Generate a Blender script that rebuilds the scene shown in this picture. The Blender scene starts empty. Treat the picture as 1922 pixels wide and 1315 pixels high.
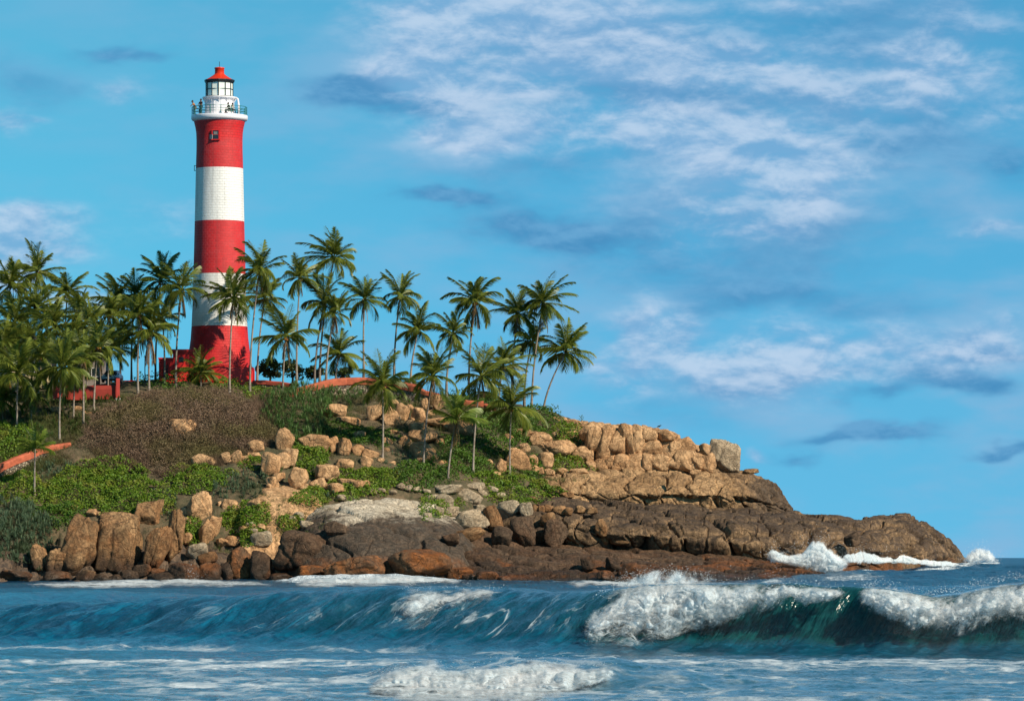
import bpy, bmesh, math, random
import numpy as np
from mathutils import Vector, Matrix, Euler
S = bpy.context.scene
COL = S.collection
R = math.radians
F, HC = 8000.0, 2.5          # focal length in pixels of the 1922 px wide photograph, eye height over the water

# ---------------------------------------------------------------- camera, sky, sun, exposure
cam_d = bpy.data.cameras.new('camera'); cam = bpy.data.objects.new('camera', cam_d); COL.objects.link(cam)
cam.location = (0, 0, HC); cam.rotation_euler = (R(90), 0, 0)
cam_d.sensor_width = 36; cam_d.lens = 36 * F / 1922; cam_d.shift_y = (1046 - 657.5) / 1922
cam_d.clip_start = 1; cam_d.clip_end = 90000
S.camera = cam
S.view_settings.view_transform = 'Standard'; S.view_settings.look = 'None'
S.view_settings.exposure = 0.25; S.view_settings.gamma = 1; S.view_settings.use_curve_mapping = False
S.render.engine = 'CYCLES'
S.cycles.max_bounces = 6; S.cycles.transparent_max_bounces = 24; S.cycles.diffuse_bounces = 2
S.cycles.glossy_bounces = 2; S.cycles.caustics_reflective = False; S.cycles.caustics_refractive = False

SUN_AZ, SUN_EL = 130.0, 35.0     # degrees clockwise from +Y (the view): right and behind the camera
sd = Vector((math.sin(R(SUN_AZ)) * math.cos(R(SUN_EL)), math.cos(R(SUN_AZ)) * math.cos(R(SUN_EL)), math.sin(R(SUN_EL))))
sl = bpy.data.lights.new('sun', 'SUN'); sl.energy = 5.0; sl.angle = R(0.5); sl.color = (1.0, 0.88, 0.70)
so = bpy.data.objects.new('sun', sl); COL.objects.link(so); so.rotation_euler = (-sd).to_track_quat('-Z', 'Y').to_euler()

W = bpy.data.worlds.new('World'); S.world = W; W.use_nodes = True
class NT:
    """tiny node-graph writer"""
    def __init__(s, nt): s.nt = nt; s.N = nt.nodes; s.L = nt.links
    def put(s, sock, v):
        if v is None: return
        if hasattr(v, 'is_output') or isinstance(v, bpy.types.NodeSocket): s.L.new(v, sock)
        else:
            if sock.type == 'RGBA' and not isinstance(v, (int, float)) and len(v) == 3: v = (*v, 1)
            sock.default_value = v
    def m(s, op, a, b=None, c=None, clamp=False):
        n = s.N.new('ShaderNodeMath'); n.operation = op; n.use_clamp = clamp
        for i, v in enumerate((a, b, c)):
            if v is not None: s.put(n.inputs[i], v)
        return n.outputs[0]
    def mix(s, f, a, b, bt='MIX'):
        n = s.N.new('ShaderNodeMix'); n.data_type = 'RGBA'; n.blend_type = bt; n.clamp_factor = True
        s.put(n.inputs[0], f); s.put(n.inputs[6], a); s.put(n.inputs[7], b); return n.outputs[2]
    def vm(s, op, a, b=None):
        n = s.N.new('ShaderNodeVectorMath'); n.operation = op; s.put(n.inputs[0], a)
        if b is not None:
            if op == 'SCALE': s.put(n.inputs[3], b)
            else: s.put(n.inputs[1], b)
        return n.outputs[0]
    def xyz(s, v):
        n = s.N.new('ShaderNodeSeparateXYZ'); s.put(n.inputs[0], v); return n.outputs
    def comb(s, x, y, z):
        n = s.N.new('ShaderNodeCombineXYZ'); s.put(n.inputs[0], x); s.put(n.inputs[1], y); s.put(n.inputs[2], z); return n.outputs[0]
    def noise(s, vec, scale, det=4, rough=0.55, dist=0.0, col=False):
        n = s.N.new('ShaderNodeTexNoise'); s.put(n.inputs['Vector'], vec); n.inputs['Scale'].default_value = scale
        n.inputs['Detail'].default_value = det; n.inputs['Roughness'].default_value = rough; n.inputs['Distortion'].default_value = dist
        return n.outputs[1 if col else 0]
    def voro(s, vec, scale, feat='F1', out=0, rnd=1.0):
        n = s.N.new('ShaderNodeTexVoronoi'); n.feature = feat; s.put(n.inputs['Vector'], vec); n.inputs['Scale'].default_value = scale
        n.inputs['Randomness'].default_value = rnd
        return n.outputs[out]
    def ss(s, x, a, b, lo=0.0, hi=1.0):
        n = s.N.new('ShaderNodeMapRange'); n.interpolation_type = 'SMOOTHSTEP'; s.put(n.inputs[0], x)
        s.put(n.inputs[1], a); s.put(n.inputs[2], b); n.inputs[3].default_value = lo; n.inputs[4].default_value = hi; return n.outputs[0]
    def ramp(s, f, stops):
        n = s.N.new('ShaderNodeValToRGB'); s.put(n.inputs[0], f); e = n.color_ramp.elements
        e[0].position = stops[0][0]; e[0].color = (*stops[0][1], 1); e[1].position = stops[-1][0]; e[1].color = (*stops[-1][1], 1)
        for p, c in stops[1:-1]: k = e.new(p); k.color = (*c, 1)
        return n.outputs[0]
    def attr(s, name, out=2):
        n = s.N.new('ShaderNodeAttribute'); n.attribute_name = name; return n.outputs[out]
    def bump(s, h, st, dist, nrm=None):
        n = s.N.new('ShaderNodeBump'); n.inputs['Strength'].default_value = st; n.inputs['Distance'].default_value = dist
        s.put(n.inputs['Height'], h)
        if nrm is not None: s.put(n.inputs['Normal'], nrm)
        return n.outputs[0]
def build_world():
    nt = W.node_tree; nt.nodes.clear(); g = NT(nt)
    tc = g.N.new('ShaderNodeTexCoord').outputs['Generated']
    x, y, z = g.xyz(tc)[:3]
    az = g.m('ARCTAN2', x, y); el = g.m('ARCSINE', z)
    sky = g.N.new('ShaderNodeTexSky'); sky.sky_type = 'NISHITA'; sky.sun_disc = False
    sky.sun_elevation = R(SUN_EL); sky.sun_rotation = R(SUN_AZ); sky.air_density = 1.0; sky.dust_density = 0.4; sky.ozone_density = 2.0
    up = g.vm('NORMALIZE', g.comb(x, y, g.m('ADD', g.m('MAXIMUM', z, 0.0), 0.22)))   # clear sea air: the deep blue starts right above the horizon
    g.L.new(up, sky.inputs[0])
    base = g.mix(1.0, sky.outputs[0], SKYTINT, 'MULTIPLY')
    zen = g.ss(el, .18, .75, 1.0, .42)
    hz = g.ss(el, 0.0, 0.09, 1.0, 0.0)
    # turquoise on the left, deeper blue to the right, as the air looks there
    side = g.ss(az, -0.13, 0.06)
    base = g.mix(1.0, base, g.mix(side, (1.0, 1.04, 1.0), (0.86, 0.90, 0.98)), 'MULTIPLY')
    base = g.mix(g.m('MULTIPLY', hz, 0.25), base, (1.15, 3.0, 4.6))
    # direction coordinates in thousandths of a radian (8 px of the photograph each), stretched sideways like real cloud decks
    u = g.m('MULTIPLY', az, 1000.0); v = g.m('MULTIPLY', el, 1000.0)
    p2 = g.comb(g.m('MULTIPLY', u, 0.022), g.m('MULTIPLY', v, 0.048), 0.0)
    warp = g.noise(p2, 1.3, 4, 0.55, col=True)
    wx, wy, _ = g.xyz(warp)[:3]
    uu = g.m('ADD', u, g.m('MULTIPLY', g.m('SUBTRACT', wx, 0.5), 34.0)); vv = g.m('ADD', v, g.m('MULTIPLY', g.m('SUBTRACT', wy, 0.5), 20.0))
    n1 = g.noise(g.comb(g.m('MULTIPLY', u, 0.03), g.m('MULTIPLY', v, 0.075), 1.7), 1.0, 5, 0.50, 0.1)
    n2 = g.noise(g.comb(g.m('MULTIPLY', u, 0.07), g.m('MULTIPLY', v, 0.15), 5.2), 1.0, 6, 0.60, 0.2)
    def blobs(L):
        acc = None
        for (px, py, rx, ry, a) in L:
            cu = (px - 961) / 8.0; cv = (1046 - py) / 8.0
            du = g.m('DIVIDE', g.m('SUBTRACT', uu, cu), rx / 8.0); dv = g.m('DIVIDE', g.m('SUBTRACT', vv, cv), ry / 8.0)
            q = g.m('MULTIPLY', g.m('POWER', 2.718, g.m('MULTIPLY', g.m('ADD', g.m('MULTIPLY', du, du), g.m('MULTIPLY', dv, dv)), -1.0)), a)
            acc = q if acc is None else g.m('ADD', acc, q)
        return acc
    light = blobs(LIGHT_CLOUDS); dark = blobs(DARK_CLOUDS)
    nn = g.m('ADD', g.m('MULTIPLY', n1, 0.65), g.m('MULTIPLY', n2, 0.45))
    lm = g.ss(g.m('MULTIPLY', light, g.ss(nn, 0.16, 0.80)), 0.03, 0.80)
    dm = g.ss(g.m('MULTIPLY', dark, g.ss(nn, 0.15, 0.75)), 0.05, 0.85)
    veil = g.ss(g.m('ADD', g.m('MULTIPLY', az, 6.0), g.m('MULTIPLY', el, 3.0)), -.35, .45, .35, 1.0)
    gm = g.m('MULTIPLY', g.ss(n1, 0.36, 0.72), veil)                       # thin veil everywhere
    n1u = g.noise(g.comb(g.m('MULTIPLY', u, 0.03), g.m('MULTIPLY', g.m('ADD', v, 3.5), 0.075), 1.7), 1.0, 5, 0.50, 0.1)
    n2u = g.noise(g.comb(g.m('MULTIPLY', u, 0.07), g.m('MULTIPLY', g.m('ADD', v, 2.0), 0.15), 5.2), 1.0, 6, 0.60, 0.2)
    dif = g.m('ADD', g.m('SUBTRACT', n1, n1u), g.m('MULTIPLY', g.m('SUBTRACT', n2, n2u), .8))     # thick below, thin above: the sunlit top edges
    shade = g.ss(g.m('ADD', dif, g.m('MULTIPLY', g.m('SUBTRACT', n2, .5), .35)), -0.20, 0.24)
    c = g.mix(g.m('MULTIPLY', gm, 0.8), base, VEIL)
    c = g.mix(g.m('MULTIPLY', dm, 0.95), c, g.mix(shade, DARKC1, DARKC2))
    c = g.mix(g.m('MULTIPLY', lm, 0.78), c, g.mix(shade, LIGHTC1, LIGHTC2))
    # under the horizon the sky is only seen by bounced light
    c = g.mix(1.0, c, g.comb(zen, zen, zen), 'MULTIPLY')
    c = g.mix(g.ss(z, -0.02, 0.0), (.5, .9, 1.1), c)
    bg = g.N.new('ShaderNodeBackground'); bg.inputs[1].default_value = 0.12; g.L.new(c, bg.inputs[0])
    o = g.N.new('ShaderNodeOutputWorld'); g.L.new(bg.outputs[0], o.inputs[0])
SKYTINT = (0.42, 1.17, 1.12)
VEIL = (1.75, 3.30, 5.0)
DARKC1 = (.45, 1.9, 3.7); DARKC2 = (.95, 2.65, 4.5)
LIGHTC1 = (1.4, 2.9, 4.75); LIGHTC2 = (3.9, 4.8, 6.0)
LIGHT_CLOUDS = [(1150, 60, 300, 70, .5), (1600, 200, 260, 60, .55), (1000, 160, 260, 60, .5), (1400, 380, 300, 60, .5), (1650, 690, 260, 50, .5), (1350, 700, 220, 60, .45), (870, 25, 190, 60, 1.3), (1060, 15, 150, 45, .8), (1330, 130, 300, 55, .85), (760, 120, 110, 50, .7), (900, 160, 160, 45, .8), (1150, 265, 330, 42, 1.0), (880, 245, 100, 26, 1.0), (1230, 225, 160, 30, .8),
    (1380, 290, 160, 45, 1.0), (1510, 320, 120, 55, 1.0), (1380, 435, 130, 34, .8), (1780, 130, 120, 60, .8), (1830, 60, 150, 50, .5), (1560, 640, 260, 60, .75), (1190, 620, 55, 60, 1.0), (1300, 620, 55, 50, .9), (1170, 700, 60, 60, .6),
    (1850, 640, 90, 30, .7), (60, 445, 110, 45, 1.1), (5, 510, 60, 45, 1.8), (45, 250, 60, 18, .9), (240, 190, 80, 28, .6), (180, 560, 130, 34, 1.0), (330, 420, 90, 30, .5),
    (1425, 850, 30, 20, 1.0), (1550, 5, 250, 25, .6), (1880, 440, 70, 22, .7), (1890, 230, 70, 40, .6)]
DARK_CLOUDS = [(1650, 70, 380, 110, .8), (1050, 95, 260, 60, .7), (660, 180, 110, 30, 1.2), (790, 200, 140, 30, .9), (830, 372, 100, 18, 1.2), (1500, 400, 330, 60, .5), (1640, 815, 110, 20, 1.4), (1510, 855, 60, 14, 1.0), (980, 420, 150, 40, .8), (1060, 440, 120, 30, .8),
    (1620, 745, 70, 16, 1.0), (1250, 760, 200, 60, .5), (1750, 715, 120, 30, .9), (1880, 860, 80, 15, 1.3), (60, 180, 110, 60, .6), (240, 115, 80, 20, .9), (1900, 315, 90, 30, 1.0), (1300, 490, 350, 70, .8), (1250, 190, 280, 34, 1.0), (1050, 320, 260, 34, .7), (1500, 560, 330, 36, .6), (1700, 250, 200, 60, .8), (1850, 745, 70, 22, 1.0), (1450, 700, 160, 24, .7), (1850, 660, 120, 18, .9)]
build_world()
# ---------------------------------------------------------------- numeric helpers
rng = np.random.RandomState(7)
PERM = np.concatenate([rng.permutation(256)] * 3)
GRAD = rng.normal(size=(256, 3)); GRAD /= np.linalg.norm(GRAD, axis=1)[:, None]
def noise3(p):
    p = np.asarray(p, float); i = np.floor(p).astype(int); f = p - i; i &= 255
    w = f * f * f * (f * (f * 6 - 15) + 10); out = 0
    for dx in (0, 1):
        for dy in (0, 1):
            for dz in (0, 1):
                h = PERM[PERM[PERM[(i[..., 0] + dx) & 255] + ((i[..., 1] + dy) & 255)] + ((i[..., 2] + dz) & 255)]
                gdot = GRAD[h, 0] * (f[..., 0] - dx) + GRAD[h, 1] * (f[..., 1] - dy) + GRAD[h, 2] * (f[..., 2] - dz)
                out = out + gdot * (w[..., 0] if dx else 1 - w[..., 0]) * (w[..., 1] if dy else 1 - w[..., 1]) * (w[..., 2] if dz else 1 - w[..., 2])
    return out * 1.6
def fbm(p, o=4, r=0.5, l=2.03):
    a, s, t = 1.0, 0.0, 0.0
    p = np.asarray(p, float)
    for k in range(o): s = s + a * noise3(p + 17.3 * k); t += a; a *= r; p = p * l
    return s / t
def P3(x, y, z=0.0):
    x, y, z = np.broadcast_arrays(x, y, z); return np.stack([x, y, z], -1).astype(float)
def sstep(a, b, x):
    t = np.clip((x - a) / (b - a), 0, 1); return t * t * (3 - 2 * t)
def voro2(x, y, seed=0, jit=0.85):
    """F1, F2 distances and a random number per cell"""
    ix = np.floor(x).astype(int); iy = np.floor(y).astype(int)
    f1 = np.full(x.shape, 9.0); f2 = np.full(x.shape, 9.0); rid = np.zeros(x.shape)
    for dx in (-1, 0, 1):
        for dy in (-1, 0, 1):
            h = PERM[(PERM[(ix + dx + seed * 13) & 255] + iy + dy + seed) & 255]
            h2 = PERM[(h + 91) & 255]; h3 = PERM[(h + 177) & 255]
            cx = ix + dx + .5 + jit * (h / 255. - .5); cy = iy + dy + .5 + jit * (h2 / 255. - .5)
            d = np.hypot(x - cx, y - cy); c = d < f1
            f2 = np.where(c, f1, np.minimum(f2, d)); rid = np.where(c, h3 / 255., rid); f1 = np.where(c, d, f1)
    return f1, f2, rid
def pw(px, py, d): return ((px - 961.0) * d / F, d, HC + (1046.0 - py) * d / F)

# ---------------------------------------------------------------- objects
def tag(o, label=None, cat=None, group=None, kind=None):
    if label: o['label'] = label
    if cat: o['category'] = cat
    if group: o['group'] = group
    if kind: o['kind'] = kind
    return o
def empty(name, loc=(0, 0, 0), rz=0.0):
    o = bpy.data.objects.new(name, None); COL.objects.link(o); o.location = loc; o.rotation_euler = (0, 0, rz)
    o.empty_display_size = .3; return o
def mk(name, V, Fc, mat=None, parent=None, smooth=True, attrs=None, mi=None, uv=None, loc=None):
    V = np.asarray(V, np.float32).reshape(-1, 3); me = bpy.data.meshes.new(name)
    if loc is not None: V = V - np.asarray(loc, np.float32)
    if isinstance(Fc, np.ndarray): Fc = [Fc]
    n = sum(len(f) for f in Fc)
    tot = np.concatenate([np.full(len(f), f.shape[1]) for f in Fc]); idx = np.concatenate([f.reshape(-1) for f in Fc]).astype(np.int32)
    me.vertices.add(len(V)); me.vertices.foreach_set('co', V.reshape(-1))
    me.loops.add(len(idx)); me.loops.foreach_set('vertex_index', idx)
    me.polygons.add(n); st = np.concatenate([[0], np.cumsum(tot)[:-1]]).astype(np.int32)
    me.polygons.foreach_set('loop_start', st)
    if mat is not None:
        for m in (mat if isinstance(mat, (list, tuple)) else [mat]): me.materials.append(m)
    if mi is not None: me.polygons.foreach_set('material_index', np.asarray(mi, np.int32))
    me.update(calc_edges=True)
    me.polygons.foreach_set('use_smooth', np.full(n, bool(smooth)))
    if attrs:
        for k, a in attrs.items():
            at = me.attributes.new(k, 'FLOAT', 'POINT'); at.data.foreach_set('value', np.asarray(a, np.float32).reshape(-1))
    if uv is not None:
        l = me.uv_layers.new(name='UVMap'); l.data.foreach_set('uv', np.asarray(uv, np.float32).reshape(-1, 2)[idx].reshape(-1))
    o = bpy.data.objects.new(name, me); COL.objects.link(o)
    if loc is not None: o.location = loc
    if parent is not None: o.parent = parent
    return o
def grid_faces(nu, nv, wrap=False):
    a = np.arange(nu * nv).reshape(nu, nv)
    if wrap: a = np.concatenate([a, a[:1]], 0)
    return np.stack([a[:-1, :-1], a[1:, :-1], a[1:, 1:], a[:-1, 1:]], -1).reshape(-1, 4)
class MB:
    """collects simple shapes into one mesh"""
    def __init__(s): s.V = []; s.Q = []; s.T = []; s.n = 0
    def add(s, V, Q=None, T=None):
        V = np.asarray(V, float).reshape(-1, 3)
        if Q is not None and len(Q): s.Q.append(np.asarray(Q) + s.n)
        if T is not None and len(T): s.T.append(np.asarray(T) + s.n)
        s.V.append(V); s.n += len(V); return s
    def box(s, c, d, rz=0.0, bev=0.0, taper=1.0):
        h = np.array(d) / 2.0; V = []
        b = min(bev, *(h * .49)) if bev else 0
        if not b:
            V = np.array([[x, y, z] for z in (-1, 1) for y in (-1, 1) for x in (-1, 1)], float)
            V[4:, :2] *= taper; V *= h
            Q = [[0, 2, 3, 1], [4, 5, 7, 6], [0, 1, 5, 4], [2, 6, 7, 3], [0, 4, 6, 2], [1, 3, 7, 5]]
            T = None
        else:
            bm = bmesh.new(); bmesh.ops.create_cube(bm, size=1.0)
            for v in bm.verts: v.co = Vector((v.co.x * d[0] * (taper if v.co.z > 0 else 1), v.co.y * d[1] * (taper if v.co.z > 0 else 1), v.co.z * d[2]))
            bmesh.ops.bevel(bm, geom=bm.edges[:], offset=b, segments=2, profile=.5, affect='EDGES')
            bmesh.ops.triangulate(bm, faces=[f for f in bm.faces if len(f.verts) > 4])
            V = np.array([v.co[:] for v in bm.verts]); bm.verts.index_update()
            Q = [[v.index for v in f.verts] for f in bm.faces if len(f.verts) == 4]; T = [[v.index for v in f.verts] for f in bm.faces if len(f.verts) == 3]
            bm.free()
        c_, s_ = math.cos(rz), math.sin(rz); V = V @ np.array([[c_, s_, 0], [-s_, c_, 0], [0, 0, 1]])
        return s.add(V + np.array(c), Q, T)
    def tube(s, pts, rad, n=8, cap=True):
        pts = np.asarray(pts, float); m = len(pts); rad = np.broadcast_to(rad, (m,)).astype(float)
        t = np.gradient(pts, axis=0); t /= np.linalg.norm(t, axis=1)[:, None] + 1e-9
        ref = np.array([0, 1, 0.]) if abs(t[0][1]) < .9 else np.array([1, 0, 0.])
        a = np.cross(t, ref); a /= np.linalg.norm(a, axis=1)[:, None] + 1e-9; b = np.cross(t, a)
        th = np.linspace(0, 2 * np.pi, n, endpoint=False)
        V = pts[:, None] + rad[:, None, None] * (np.cos(th)[None, :, None] * a[:, None] + np.sin(th)[None, :, None] * b[:, None])
        k = np.arange(m * n).reshape(m, n); k2 = np.roll(k, -1, 1)
        Q = np.stack([k[:-1], k2[:-1], k2[1:], k[1:]], -1).reshape(-1, 4)
        V = V.reshape(-1, 3); T = []
        if cap:
            V = np.concatenate([V, pts[:1], pts[-1:]]); c0, c1 = m * n, m * n + 1
            T = [[c0, k[0][(i + 1) % n], k[0][i]] for i in range(n)] + [[c1, k[-1][i], k[-1][(i + 1) % n]] for i in range(n)]
        return s.add(V, Q, T)
    def lathe(s, prof, n=48, c=(0, 0, 0), a0=0.0, a1=2 * math.pi):
        prof = np.asarray(prof, float); m = len(prof); full = abs(a1 - a0 - 2 * math.pi) < 1e-6
        th = np.linspace(a0, a1, n, endpoint=not full)
        V = np.stack([prof[None, :, 0] * np.cos(th)[:, None], prof[None, :, 0] * np.sin(th)[:, None], np.broadcast_to(prof[None, :, 1], (n, m))], -1)
        return s.add(V.reshape(-1, 3) + np.array(c), grid_faces(n, m, full))
    def build(s, name, mat, parent=None, smooth=False, loc=None):
        Fc = []
        if s.Q: Fc.append(np.concatenate([np.asarray(q).reshape(-1, 4) for q in s.Q]))
        if s.T: Fc.append(np.concatenate([np.asarray(q).reshape(-1, 3) for q in s.T]))
        o = mk(name, np.concatenate(s.V), Fc, mat, parent, smooth, loc=loc)
        return o
ORD = ['', 'first', 'second', 'third', 'fourth', 'fifth', 'sixth', 'seventh', 'eighth', 'ninth', 'tenth', 'eleventh', 'twelfth', 'thirteenth', 'fourteenth', 'fifteenth', 'sixteenth', 'seventeenth', 'eighteenth', 'nineteenth', 'twentieth']
ORD += ['twenty-' + o for o in ORD[1:10]] + ['thirtieth'] + ['thirty-' + o for o in ORD[1:10]]

# ---------------------------------------------------------------- materials
def mat(name):
    m = bpy.data.materials.new(name); m.use_nodes = True; m.node_tree.nodes.clear(); g = NT(m.node_tree)
    b = g.N.new('ShaderNodeBsdfPrincipled'); o = g.N.new('ShaderNodeOutputMaterial'); g.L.new(b.outputs[0], o.inputs[0])
    g.b = b; g.out = o; return m, g
def pset(g, col=None, rough=None, nrm=None, **k):
    if col is not None: g.put(g.b.inputs['Base Color'], col)
    if rough is not None: g.put(g.b.inputs['Roughness'], rough)
    if nrm is not None: g.put(g.b.inputs['Normal'], nrm)
    for a, v in k.items(): g.put(g.b.inputs[a.replace('_', ' ')], v)
def pos(g): return g.N.new('ShaderNodeNewGeometry').outputs['Position']
def simple(name, col, rough=.6, metal=0, var=.12, sc=3.0, bump=.0):
    m, g = mat(name); p = pos(g); n = g.noise(p, sc, 4, .6)
    c = g.mix(g.m('MULTIPLY', g.ss(n, .3, .7), var * 3), col, tuple(x * .6 for x in col))
    pset(g, c, rough, g.bump(n, bump, .1) if bump else None, Metallic=metal); return m
def granite(name, light, mid, dark, dirt=.5, wet_top=None, rust=(.34, .11, .025), updark=0.0, xdark=None, rusty=0.0):
    """weathered coastal granite: mottled, streaked by rain, cracked; rust and dark algae band near the sea"""
    m, g = mat(name); p = pos(g); x, y, z = g.xyz(p)[:3]
    rid = g.m('ABSOLUTE', g.m('SUBTRACT', g.noise(p, 1.3, 6, .62, .7), .5)); crease = g.ss(rid, .0, .045)
    n1 = g.noise(p, .22, 5, .62); n2 = g.noise(p, 1.1, 6, .68, .4); n3 = g.noise(p, 6.0, 5, .7)
    st = g.noise(g.comb(g.m('MULTIPLY', x, 1.6), g.m('MULTIPLY', y, 1.6), g.m('MULTIPLY', z, .16)), 1.0, 5, .65)
    c = g.mix(g.ss(n1, .36, .62), mid, light)
    c = g.mix(g.m('MULTIPLY', g.ss(n2, .52, .74), dirt), c, dark)
    c = g.mix(g.m('MULTIPLY', g.ss(st, .50, .72), dirt), c, dark)
    c = g.mix(g.m('MULTIPLY', g.ss(n3, .35, .72), .50), c, tuple(v * .50 for v in mid))
    c = g.mix(g.m('MULTIPLY', g.m('SUBTRACT', 1.0, crease), .30), c, dark)
    isl = g.N.new('ShaderNodeObjectInfo').outputs['Random']
    c = g.mix(g.m('MULTIPLY', isl, .30), c, tuple(v * .62 for v in mid))
    rough = .85
    if updark:      # flat tops carry a dark biofilm
        nz_ = g.xyz(g.N.new('ShaderNodeNewGeometry').outputs['Normal'])[2]
        c = g.mix(g.m('MULTIPLY', g.ss(g.m('ADD', nz_, g.m('MULTIPLY', g.m('SUBTRACT', n2, .5), .5)), .45, .80), updark), c, g.mix(n3, tuple(v * .8 for v in dark), tuple(v * 2.2 for v in dark)))
    if xdark is not None:   # the seaward end is black with lichen
        xx = g.m('ADD', x, g.m('MULTIPLY', g.m('SUBTRACT', g.noise(p, .18, 5, .65), .5), 26.0)); xx = g.m('ADD', xx, g.m('MULTIPLY', g.m('SUBTRACT', st, .5), 8.0))
        c = g.mix(g.m('MULTIPLY', g.ss(xx, xdark - 3, xdark + 5), .85), c, g.mix(g.ss(n2, .4, .66), (.040, .029, .022), (.095, .066, .045)))
    if rusty: c = g.mix(g.m('MULTIPLY', g.ss(g.noise(p, .3, 5, .65, .8), .36, .60), rusty), c, g.mix(g.ss(n2, .35, .65), rust, tuple(v * .35 for v in rust)))
    if wet_top is not None:
        lvl = g.m('ADD', z, g.m('MULTIPLY', g.m('SUBTRACT', n1, .5), 5.5)); lvl = g.m('ADD', lvl, g.m('MULTIPLY', g.m('SUBTRACT', st, .5), 2.5))
        w = g.ss(lvl, wet_top + 1.2, wet_top - .6)
        c = g.mix(g.m('MULTIPLY', w, .93), c, g.mix(g.ss(n2, .4, .66), (.030, .020, .014), (.082, .050, .031)))
        r = g.m('MULTIPLY', g.ss(g.m('ADD', z, g.m('MULTIPLY', g.m('SUBTRACT', n2, .5), 2.4)), 2.9, 1.6), g.ss(g.noise(p, .13, 4, .6, .6), .46, .60))
        c = g.mix(g.m('MULTIPLY', r, .5), c, g.mix(g.ss(n2, .35, .65), rust, tuple(v * .45 for v in rust)))
        b0 = g.ss(g.m('ADD', z, g.m('MULTIPLY', n3, .5)), .95, .45)
        c = g.mix(g.m('MULTIPLY', b0, .8), c, (.035, .028, .022))
        rough = g.m('SUBTRACT', .82, g.m('MULTIPLY', g.ss(z, 2.0, .3), .38))
    warp = g.vm('ADD', p, g.vm('SCALE', g.noise(p, .5, 3, .5, col=True), 1.6))
    cr = g.voro(warp, .42, 'DISTANCE_TO_EDGE'); msk = g.ss(g.noise(p, .35, 3, .5), .50, .60); crack = g.m('SUBTRACT', 1.0, g.m('MULTIPLY', g.ss(cr, .03, 0.0), msk))
    cr2 = g.voro(g.vm('ADD', warp, (3, 7, 1)), 1.5, 'DISTANCE_TO_EDGE'); crack2 = g.m('SUBTRACT', 1.0, g.m('MULTIPLY', g.ss(cr2, .05, 0.0), msk))
    c = g.mix(g.m('MULTIPLY', g.m('SUBTRACT', 1.0, crack), .45), c, tuple(v * .3 for v in dark))
    h = g.m('ADD', g.m('MULTIPLY', crease, .22), g.m('MULTIPLY', n2, .7)); h = g.m('ADD', h, g.m('ADD', g.m('MULTIPLY', n3, .22), g.m('ADD', g.m('MULTIPLY', crack, .35), g.m('MULTIPLY', crack2, .10))))
    pset(g, c, rough, g.bump(h, .85, .36)); g.b.inputs['Specular IOR Level'].default_value = .28; return m
G_TAN = granite('granite_tan', (.68, .42, .22), (.50, .27, .125), (.17, .085, .042), .62)
G_PALE = granite('granite_pale', (.52, .42, .29), (.42, .31, .20), (.15, .115, .085), .45, wet_top=-9)
G_SHORE = granite('granite_shore', (.44, .26, .125), (.23, .13, .060), (.052, .032, .019), .9, wet_top=1.9, rusty=.30)
G_SLAB = granite('granite_slab', (.70, .61, .48), (.60, .50, .37), (.13, .10, .075), .40, wet_top=6.4)
G_DARK = granite('granite_dark', (.15, .095, .058), (.085, .054, .033), (.030, .021, .015), .8, wet_top=1.6, rusty=.12)
G_RUST = granite('granite_rust', (.22, .12, .06), (.13, .075, .042), (.045, .03, .02), .7, rusty=.9)
G_LEDGE = granite('granite_ledge', (.32, .20, .105), (.105, .066, .040), (.036, .025, .018), 1.0, wet_top=1.6, updark=.6)
def leafmat(name, a, b, c2=None, rough=.55, trans=.25, sc=.6):
    m, g = mat(name); gi = g.N.new('ShaderNodeNewGeometry'); n = g.noise(gi.outputs['Position'], sc, 3, .5)
    c = g.mix(gi.outputs['Random Per Island'], a, b)
    if c2: c = g.mix(g.m('MULTIPLY', g.ss(n, .45, .7), .8), c, c2)
    pset(g, c, rough); g.b.inputs['Specular IOR Level'].default_value = .35
    t = g.N.new('ShaderNodeBsdfTranslucent'); g.put(t.inputs[0], c); mx = g.N.new('ShaderNodeMixShader'); mx.inputs[0].default_value = trans
    g.L.new(g.b.outputs[0], mx.inputs[1]); g.L.new(t.outputs[0], mx.inputs[2]); g.L.new(mx.outputs[0], g.out.inputs[0]); return m
L_CREEP = leafmat('leaf_creeper', (.060, .140, .010), (.16, .24, .014), (.22, .23, .03))
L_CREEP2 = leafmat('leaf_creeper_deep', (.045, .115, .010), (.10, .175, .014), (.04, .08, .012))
L_PAND = leafmat('leaf_pandanus', (.055, .13, .028), (.12, .215, .05), (.10, .12, .05))
L_PAND2 = leafmat('leaf_blue_green', (.09, .15, .085), (.16, .22, .115), (.05, .07, .03))
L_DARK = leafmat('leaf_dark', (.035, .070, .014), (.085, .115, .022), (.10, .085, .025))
L_SCRUB = leafmat('stem_scrub', (.10, .062, .040), (.24, .155, .10), (.13, .115, .035), .8, .15, .16)
L_GRASS = leafmat('grass_blade', (.11, .105, .035), (.065, .10, .02), (.15, .10, .05), .8, .15, .2)
L_PALM = leafmat('palm_leaf', (.068, .115, .016), (.25, .27, .040), (.14, .18, .028), .40, .34, .35)
L_PALM2 = leafmat('palm_leaf_fresh', (.09, .16, .018), (.20, .25, .035), (.14, .19, .025), .42, .25, .35)
L_DEAD = leafmat('palm_leaf_dry', (.20, .12, .055), (.30, .19, .08), None, .8, .1)
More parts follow.
